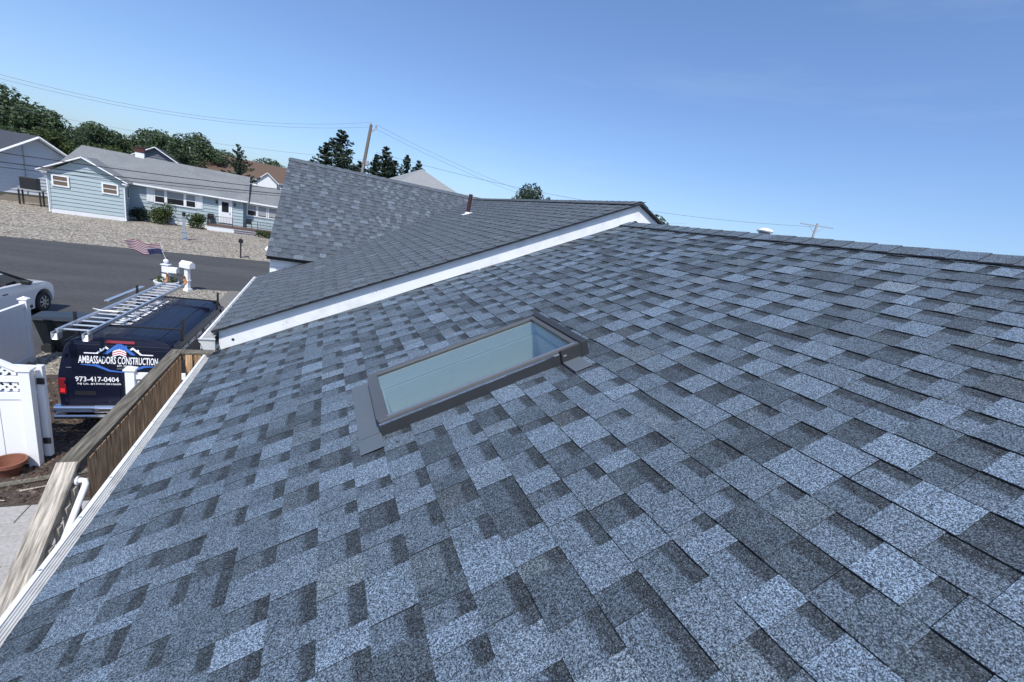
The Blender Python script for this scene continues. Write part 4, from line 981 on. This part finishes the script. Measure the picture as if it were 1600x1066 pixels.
for si,y_ in enumerate(secs):
    for sx in (1,-1):
        for (x,z) in half:
            zz=min(z,zmax(y_)); inset=(.055,.02,.006,0)[si] if si<4 else 0
            if y_>5.2: inset=.10*((y_-5.2)/.42)**2
            yo=.0
            if si<3: yo=max(0,(z-1.2))*.17*(1 if si<1 else .85 if si<2 else .55)
            if si==0 and z>1.98: zz-=.03
            xw=x-inset*(1 if x>.5 else x/.5)
            if z>zmax(y_): xw=min(xw,.90)
            vb.v.append((sx*xw,y_+yo,zz))
for si in range(len(secs)-1):
    for h_ in (0,1):
        for i in range(k-1):
            a=si*2*k+h_*k+i; c=a+2*k; vb.f.append((a,a+1,c+1,c)); vb.m.append(0)
for si in (0,len(secs)-1):
    for i in range(k-1):
        a=si*2*k+i; vb.f.append((a,a+k,a+k+1,a+1)); vb.m.append(0)
for si in range(len(secs)-1):
    a=si*2*k; c=a+2*k; vb.f.append((a,c,c+k,a+k)); vb.m.append(0)
bm=bmesh.new(); body=vb.build('body',M_VAN,van,smooth=True,ang=50)
# rear face frame: z up along the leaning door
LEAN=math.atan(.17)
def rear(x,z,off=.006):
    y_=max(0,z-1.2)*.17-off; return Vector((x,y_,z))
M_RL=Matrix.Translation((0,-.008,1.2))@Matrix.Rotation(R(90)-LEAN,4,'X')       # local x, y(up from z=1.2), z out
M_RV=Matrix.Translation((0,-.008,0))@Matrix.Rotation(R(90),4,'X')
for sx in (-1,1):
    d_=MB(); x0,x1=(.012,.84) if sx>0 else (-.84,-.012)
    d_.box(x0,x1,-.012,.006,.56,1.19,0); 
    d_.add([M_RL@Vector(p) for p in ((x0,.0,-.006),(x1,.0,-.006),(x1*.955,.70,-.006),(x0*.955,.70,-.006),(x0,.0,.004),(x1,.0,.004),(x1*.955,.70,.004),(x0*.955,.70,.004))],[(0,3,2,1),(4,5,6,7),(0,1,5,4),(1,2,6,5),(2,3,7,6),(3,0,4,7)])
    rd=d_.build('rear_door',M_VAN,van,bevel=.008)
    w_=MB(); a0,a1=(.06,.76) if sx>0 else (-.76,-.06)
    w_.add([M_RL@Vector(p) for p in ((a0,.10,.0045),(a1,.10,.0045),(a1*.96,.62,.0045),(a0,.62,.0045),(a0,.10,.009),(a1,.10,.009),(a1*.96,.62,.009),(a0,.62,.009))],[(0,3,2,1),(4,5,6,7),(0,1,5,4),(1,2,6,5),(2,3,7,6),(3,0,4,7)])
    w_.build('rear_window',M_VANPANEL,rd,bevel=.003)
    t_=MB(); t_.box(sx*.90-.055,sx*.90+.055,-.02,.06,.86,1.20); tl_=t_.build('tail_light',M_RED,van,bevel=.012); t_=MB(); t_.box(sx*.90-.035,sx*.90+.035,-.024,-.0205,.90,.98); t_.build('reflector',M_REDHI,tl_,bevel=.004)
b=MB(); b.prism([(-.16,.0),(-.19,.05),(-.19,.11),(-.15,.14),(-.03,.14),(-.03,.0)],-1.0,1.0,lambda p,q,a:(a,p,.52+q)); b.prism([(-.20,.0),(-.23,.03),(-.23,.07),(-.19,.09),(-.05,.09),(-.05,0)],-.98,.98,lambda p,q,a:(a,p,.40+q)); b.prism([(-.17,0),(-.22,.06),(-.22,.13),(-.17,.17),(-.03,.17),(-.03,0)],-.38,.38,lambda p,q,a:(a,p,.51+q)); b.build('bumper',M_CHROME,van,bevel=.012,seg=3)
b=MB(); b.add([M_RL@Vector(p) for p in ((-.24,.745,.0),(.24,.745,.0),(.22,.80,.0),(-.22,.80,.0),(-.24,.745,.03),(.24,.745,.03),(.22,.80,.012),(-.22,.80,.012))],[(0,3,2,1),(4,5,6,7),(0,1,5,4),(1,2,6,5),(2,3,7,6),(3,0,4,7)]); b.build('brake_light',M_RED,van,bevel=.006)
b=MB(); b.box(-.72,-.40,-.0165,-.0125,.84,.93); b.build('licence_recess',M_BLACK,van)
for x in (-.56,-.28,0,.28,.56):
    b=MB(); b.box(x-.018,x+.018,.25,3.85,2.0,2.052-.035*abs(x)); b.build('roof_rib',M_VAN,van,bevel=.008)
b=MB(); b.box(-.80,.80,3.15,3.19,1.94,2.05); b.build('roof_rib',M_VAN,van,bevel=.008)
for sx in (-1,1):
    b=MB(); b.tube([(sx*.865,.12,1.93),(sx*.862,3.9,1.93)],.016,6); b.build('drip_rail',M_VAN,van)
    b=MB(); b.add([(sx*x,y_,z) for x,y_,z in ((.992,3.85,1.33),(.984,4.62,1.33),(.92,4.10,1.84),(.92,3.85,1.84))],[(0,1,2,3)]); o=b.build('door_window',M_GLASSD,van); o.modifiers.new('s','SOLIDIFY').thickness=.01
    b=MB(); b.box(sx*1.04-.07,sx*1.04+.07,4.45,4.55,1.35,1.62); b.build('mirror',M_BLACK,van,bevel=.02)
b=MB(); b.add([(-.80,4.09,2.02),(.80,4.09,2.02),(.88,4.83,1.345),(-.88,4.83,1.345)],[(0,1,2,3)]); o=b.build('windscreen',M_GLASSD,van); o.modifiers.new('s','SOLIDIFY').thickness=.01
def wheel(parent, x, y_, rr_, w_=.12, rimm=None, spokes=0):
    Mx=Matrix.Translation((x,y_,rr_))@Matrix.Rotation(R(90),4,'Y')
    t_=MB(); t_.lathe([(rr_*.62,-w_),(rr_*.93,-w_),(rr_,-w_*.7),(rr_,w_*.7),(rr_*.93,w_),(rr_*.62,w_)],28,(0,0,0),0,Mx); ty=t_.build('wheel',M_RUBBER,parent,smooth=True)
    for s_ in (-1,1):
        q=MB(); q.lathe([(rr_*.64,s_*(w_-.01)),(rr_*.60,s_*(w_+.004)),(rr_*.55,s_*(w_-.03)),(.01,s_*(w_-.03))],28,(0,0,0),0,Mx)
        if spokes:
            for a in range(spokes):
                an=2*math.pi*a/spokes; q.bar(Mx@Vector((rr_*.08*math.cos(an),rr_*.08*math.sin(an),s_*(w_-.012))),Mx@Vector((rr_*.58*math.cos(an),rr_*.58*math.sin(an),s_*(w_-.012))),.045,.03,0,(1,0,0))
        q.build('rim',rimm or M_ALU,ty)
    return ty
for sx in (-1,1):
    for y_ in (1.15,4.55): wheel(van,sx*.88,y_,.36,.11)
# rear door furniture
b=MB(); b.box(.05,.09,-.04,-.0125,1.02,1.16); b.build('door_handle',M_BLACK,van,bevel=.006)
for sx in (-1,1):
    for z in (.70,1.08,1.62):
        b=MB(); yy=max(0,z-1.2)*.17; b.box(sx*.845-.022,sx*.845+.022,yy-.024,yy-.004,z,z+.07); b.build('hinge',M_VAN,van,bevel=.004)
b=MB(); b.add([M_RL@Vector(p) for p in ((-.84,.215,.0045),(.84,.215,.0045),(.84,.222,.0045),(-.84,.222,.0045))],[(0,1,2,3)]); b.build('body_crease',M_GREYM,van)
# lettering on the van
text('AMBASSADORS CONSTRUCTION','lettering',M_LETW,van,M_RL@Matrix.Translation((-.02,.315,.012)),1.27,.155,.015)
text('973-417-0404','lettering',M_LETW,van,M_RV@Matrix.Translation((-.36,1.135,.006)),.68,.110,.02)
text('NJ Lic. #13VH12810600','lettering',M_LETW,van,M_RV@Matrix.Translation((-.33,1.06,.006)),.68,.05,.02)
text('EST. 2008','lettering',M_LETW,van,M_RL@Matrix.Translation((.05,.262,.012)),.20,.036,.01)
def logo(Mg, sc, par):
    P=lambda l:[(x*sc,y_*sc) for x,y_ in l]
    poly('logo',P([(-.28,.0),(-.20,.0),(0,.19),(.20,0),(.28,0),(.125,.15),(.125,.205),(.095,.205),(.095,.18),(0,.27)]),M_LETB,par,Mg,.0010)
    poly('logo',P([(-.10,.09),(0,.185),(.10,.09),(.10,.06),(-.10,.06)]),M_LETB,par,Mg,.0012)
    for i in range(5):
        y0=-.055+i*.024
        poly('logo',P([(-.115,y0),(0,y0+.05),(.115,y0),(.115,y0+.024),(0,y0+.074),(-.115,y0+.024)]),(M_LETW,M_LETR)[i%2],par,Mg,.0014)
    for sx in (-1,1):
        q=[(sx*.58,.0),(sx*.36,.0),(sx*.225,.125),(sx*.20,.10),(sx*.175,.125),(sx*.225,.17),(sx*.30,.10),(sx*.30,.12),(sx*.33,.12),(sx*.33,.075),(sx*.385,.022),(sx*.58,.022)]
        if sx>0: q=q[::-1]
        poly('logo',P(q),M_LETW,par,Mg,.0010)
    for i in range(5):
        a=(i-2)*.04; c=Vector((a,.115-abs(i-2)*.014)); poly('logo',P([(c.x+.012*math.cos(k*1.2566+1.57),c.y+.012*math.sin(k*1.2566+1.57)) for k in range(5)]),M_LETW,par,Mg,.0018)
logo(M_RL@Matrix.Translation((-.02,.515,.011)),.95,van)
for sx in (-1,1):
    q=[(sx*.62,.295),(sx*.36,.295),(sx*.16,.19),(0,.165),(0,.145),(sx*.18,.16),(sx*.40,.26),(sx*.62,.285)]
    if sx<0: q=q[::-1]
    poly('logo',q,M_LETB,van,M_RL,.0115)
# right-hand side lettering (side leans in above the belt line)
SL=math.atan2(.055,.36)
M_SD=Matrix.Translation((.990,0,1.32))@Matrix(((0,0,1,0),(1,0,0,0),(0,1,0,0),(0,0,0,1)))@Matrix.Rotation(-SL,4,'X')
for s_,c_,w_ in (('ROOFING',.62,.42),('CHIMNEYS',1.14,.46),('GUTTERS',1.66,.42),('MASONRY',2.35,.46),('SIDING',2.86,.34),('PAVING',3.26,.34),('PATIOS',3.62,.30)):
    text(s_,'lettering',M_LETW,van,M_SD@Matrix.Translation((c_,.40,.008)),w_,.075,.015)
logo(M_SD@Matrix.Translation((1.95,.02,.008)),1.25,van)
text('AMBASSADORS CONSTRUCTION','lettering',M_LETW,van,M_SD@Matrix.Translation((1.95,-.16,.012)),1.8,.13,.012)
text('24/7','lettering',M_LETW,van,M_SD@Matrix.Translation((.62,.04,.008)),.2,.13,.015)
ring=MB(); c_=M_SD@Vector((.62,.10,.008))
rp=[M_SD@Vector((.62+.16*math.cos(a*.2618),.10+.16*math.sin(a*.2618),.01)) for a in range(25)]
ring.tube(rp,.010,5,caps=False); ring.build('emblem_ring',M_LETW,van)
M_TOP=Matrix.Translation((-.40,2.2,2.052))@Matrix.Rotation(R(90),4,'Z')
text('AMBASSADORS','lettering',M_LETW,van,M_TOP@Matrix.Translation((.0,-.22,.0)),2.6,.34,.012)
# roof rack
for y_ in (.62,3.55):
    b=MB(); b.box(-.92,.92,y_-.02,y_+.02,2.135,2.17)
    rk=b.build('rack_bar',M_BLACK,van)
    for sx in (-1,1):
        u_=MB(); u_.box(sx*.885-.028,sx*.885+.028,y_-.028,y_+.028,1.90,2.136); u_.box(sx*.90-.022,sx*.90+.022,y_-.022,y_+.022,2.168,2.40 if y_!=2.0 else 2.2); u_.build('rack_upright',M_BLACK,rk)
# ------------------------------------------------------------------ ladder on the rack
ld=thing('ladder','long aluminium extension ladder lying on the van roof rack','ladder',(-3.37,10.25,-1.805),R(-3.0))
LL=5.15
for sx in (-1,1):
    b=MB(); b.box(sx*.222-.016,sx*.222+.016,0,LL,.0,.075); b.box(sx*.235-.022,sx*.235+.022,0.002,LL-.002,.076,.084); b.build('rail',M_ALU,ld)
    b=MB(); b.box(sx*.20-.012,sx*.20+.012,.25,LL+.02-1.2,-.0,-.0+.055) if False else b.box(sx*.198-.010,sx*.198+.006,.6,LL-.05,.01,.06); b.build('fly_rail',M_ALU,ld)
    b=MB(); b.add([(sx*.222-.05,-.02,.0),(sx*.222+.05,-.02,.0),(sx*.222+.05,-.10,-.09),(sx*.222-.05,-.10,-.09)],[(0,1,2,3)]); b.box(sx*.222-.05,sx*.222-.035,-.10,.04,-.09,.05); b.box(sx*.222+.035,sx*.222+.05,-.10,.04,-.09,.05); b.build('foot',M_ALU,ld)
    b=MB(); b.tube([(sx*.222,LL-.04,.05),(sx*.235,LL+.10,.10),(sx*.21,LL+.10,.24),(sx*.20,LL+.02,.33)],[.03,.04,.035,.022],8); b.build('tip_guard',mat('orange_rubber',(.50,.21,.08),.6),ld)
    b=MB(); b.tube([(sx*.20,LL+.02,.335),(sx*.20-.16,LL+.02,.345)],.022,8); b.build('tip_hook',M_BLACK,ld)
y_=.16
while y_<LL-.05:
    b=MB(); b.tube([(-.204,y_,.042),(.204,y_,.042)],.021,10); b.build('rung',M_ALU,ld,smooth=True); y_+=.305
b=MB(); b.tube([(-.2,1.5,.09),(-.3,1.42,.14),(-.34,1.5,.12),(-.15,1.45,.10),(.1,1.5,.09)],.012,6); b.build('rope',M_PVC,ld)
pk=MB(); pk.box(-.05,.05,0,1.9,0,.035); o=pk.build('plank',M_ALU,None,bevel=.004); o.location=(-3.80,12.9,-1.808); o.rotation_euler=(0,0,R(-3.4)); tag(o,'narrow grey plank on the rack left of the ladder','plank')
# ------------------------------------------------------------------ white car in the neighbour's drive
sv=thing('car','white car with black trim and alloy wheels at the left edge','car',(-8.62,19.26,G+.008),R(-4))
# local: x right, y forward, front axle at y=0
def arc(cy,r_,n=12): return [(cy+r_*math.cos(a),.36+r_*math.sin(a)) for a in [math.pi-(math.pi)*i/n for i in range(n+1)]]
prof=[(-3.55,.32),(-3.14,.30)]+arc(-2.70,.43)+[(-2.26,.24),(-.46,.24)]+arc(0,.455)+[(.47,.30),(.50,.40),(.56,.60),(.55,.80),(.42,.96),(.15,1.05),(-.55,1.12),(-1.0,1.16),(-3.4,1.20),(-3.62,1.0),(-3.66,.6)]
b=MB(); b.prism(prof,-.91,.91,lambda p,q,a:(a,p,q)); sb=b.build('body',M_CARW,sv,bevel=.07,seg=4)
for p_ in sb.data.polygons: p_.use_smooth=True
sb.modifiers[-1].harden_normals=False
b=MB()
def cab(z,y0,y1,hw): return [(-hw,y0,z),(hw,y0,z),(hw,y1,z),(-hw,y1,z)]
c0=cab(1.10,-3.45,-.45,.84); c1=cab(1.50,-3.2,-1.25,.72); c2=cab(1.60,-2.95,-1.55,.66)
b.v=c0+c1+c2
for q in (0,4):
    for i in range(4):
        j=(i+1)%4; b.f.append((q+i,q+j,q+4+j,q+4+i)); b.m.append(0 if q==0 else 1)
b.f.append((8,9,10,11)); b.m.append(1)
b.build('cabin',[M_GLASSD,M_CARW],sv,bevel=.03,seg=3)
for sx in (-1,1):
    for (y0,z0,y1,z1,yb,zb_) in ((-1.62,1.52,-1.70,1.12,0,0),): 
        b=MB(); b.bar((sx*.735,-1.62,1.50),(sx*.845,-1.72,1.12),.08,.02,0,(1,0,0)); b.build('pillar',M_BLACK,sv)
    b=MB(); b.bar((sx*.66,-1.42,1.60),(sx*.86,-.42,1.12),.075,.05,0,(0,0,1)); b.build('pillar',M_BLACK,sv)
    b=MB(); b.box(sx*1.0-.11,sx*1.0+.11,-.98,-.84,1.14,1.27); b.build('mirror',M_BLACK,sv,bevel=.03,seg=3)
    b=MB(); b.box(sx*.918-.012,sx*.918+.012,-1.78,-1.58,.93,.96); b.build('door_handle',M_BLACK,sv,bevel=.005)
    b=MB(); b.box(sx*.905-.012,sx*.905+.012,-2.1,-.58,.30,.40); b.build('sill_trim',M_BLACK,sv)
    for y_ in (0,-2.70):
        wheel(sv,sx*.80,y_,.355,.11,M_ALU,7)
        b=MB(); b.lathe([(.42,-.02),(.42,.02)],24,(0,0,0),0,Matrix.Translation((sx*.62,y_,.37))@Matrix.Rotation(R(90),4,'Y')); b.build('wheel_well',M_BLACK,sv)
    b=MB(); b.box(sx*.66-.16,sx*.66+.16,.50,.56,.72,.82); b.build('headlight',M_GREYM,sv,bevel=.02)
b=MB(); b.box(-.55,.55,-.5,.66,1.02,1.06) if False else b.add([(-.72,.38,1.0),(.72,.38,1.0),(.70,-.42,1.125),(-.70,-.42,1.125)],[(0,1,2,3)]); o=b.build('bonnet',M_CARW,sv); o.modifiers.new('s','SOLIDIFY').thickness=-.015
# ------------------------------------------------------------------ poles and wires
up_=thing('utility_pole','leaning wooden utility pole behind the cross gable roof','utility pole',(3.2,45,G))
b=MB(); b.tube([(0,0,0),(.5,0,7.0),(1.07,0,12.55)],[.19,.165,.13],12); b.build('shaft',M_POLE,up_)
b=MB(); b.bar((1.0,0,11.85),(1.55,-.05,12.35),.10,.10); b.lathe([(.05,0),(.08,.05),(.05,.14),(.08,.18),(.03,.26)],8,(1.5,-.05,12.38)); b.lathe([(.05,0),(.08,.05),(.05,.14),(.03,.2)],8,(1.05,0,12.55)); b.build('bracket',M_GREYM,up_)
b=MB(); b.lathe([(.12,0),(.16,.05),(.16,.45),(.10,.5)],10,(.98,-.12,8.9)); b.tube([(.1,-.2,.1),(.55,-.19,7.6),(.68,-.18,9.0)],.05,6); b.build('transformer_can',M_GREYM,up_)
p2=thing('utility_pole','distant pale utility pole with a crossarm beyond the right ridge','utility pole',(47.95,30,G))
b=MB(); b.tube([(0,0,0),(.35,0,12.0)],[.16,.11],10); b.build('shaft',mat('pale_pole',(.36,.37,.39),.9,var=.15),p2)
b=MB(); b.bar((-.9,1.0,11.75),(1.5,-1.0,11.75),.08,.09); b.bar((-.2,.45,11.6),(.33,0,11.0),.04,.04); b.bar((.85,-.45,11.6),(.37,0,11.0),.04,.04); b.build('crossarm',M_GREYM,p2)
def wire(a,b2,sag,r_,m,label,n=24):
    q=MB(); a=Vector(a); b2=Vector(b2); q.tube([a.lerp(b2,i/n)-Vector((0,0,sag*4*(i/n)*(1-i/n))) for i in range(n+1)],r_,5); o=q.build('overhead_wire',m,None,smooth=True); tag(o,label,'wire','overhead wires along the street')
wire((4.3,45,8.78),(-34,38.5,8.0),3.2,.010,M_WIRE,'upper of the two thin high wires left of the utility pole')
wire((4.2,45,8.35),(-34,38.5,7.4),2.9,.010,M_WIRE,'lower of the two thin high wires left of the utility pole')
wire((4.75,45,8.65),(62,62,8.6),2.6,.012,M_WIRE,'upper wire descending right of the utility pole')
wire((4.7,45,8.30),(62,62,8.1),2.6,.012,M_WIRE,'lower wire descending right of the utility pole')
wire((3.75,45,1.95),(-34,31.0,.4),.55,.026,M_WIREB,'uppermost thick black cable crossing before the blue house')
wire((3.72,45,1.70),(-34,31.0,-.2),.65,.03,M_WIREB,'middle thick black cable crossing before the blue house')
wire((-1.5,43,.95),(-34,31.0,-.9),.35,.02,M_WIREB,'lowest black cable crossing before the blue house')
wire((3.9,45,5.4),(-40,72,5.0),.9,.010,M_WIRE,'thin wire running back above the brown roof')
wire((47.9,30,7.6),(4.9,45,6.3),1.2,.016,M_WIRE,'thin wire above the main ridge at the right')
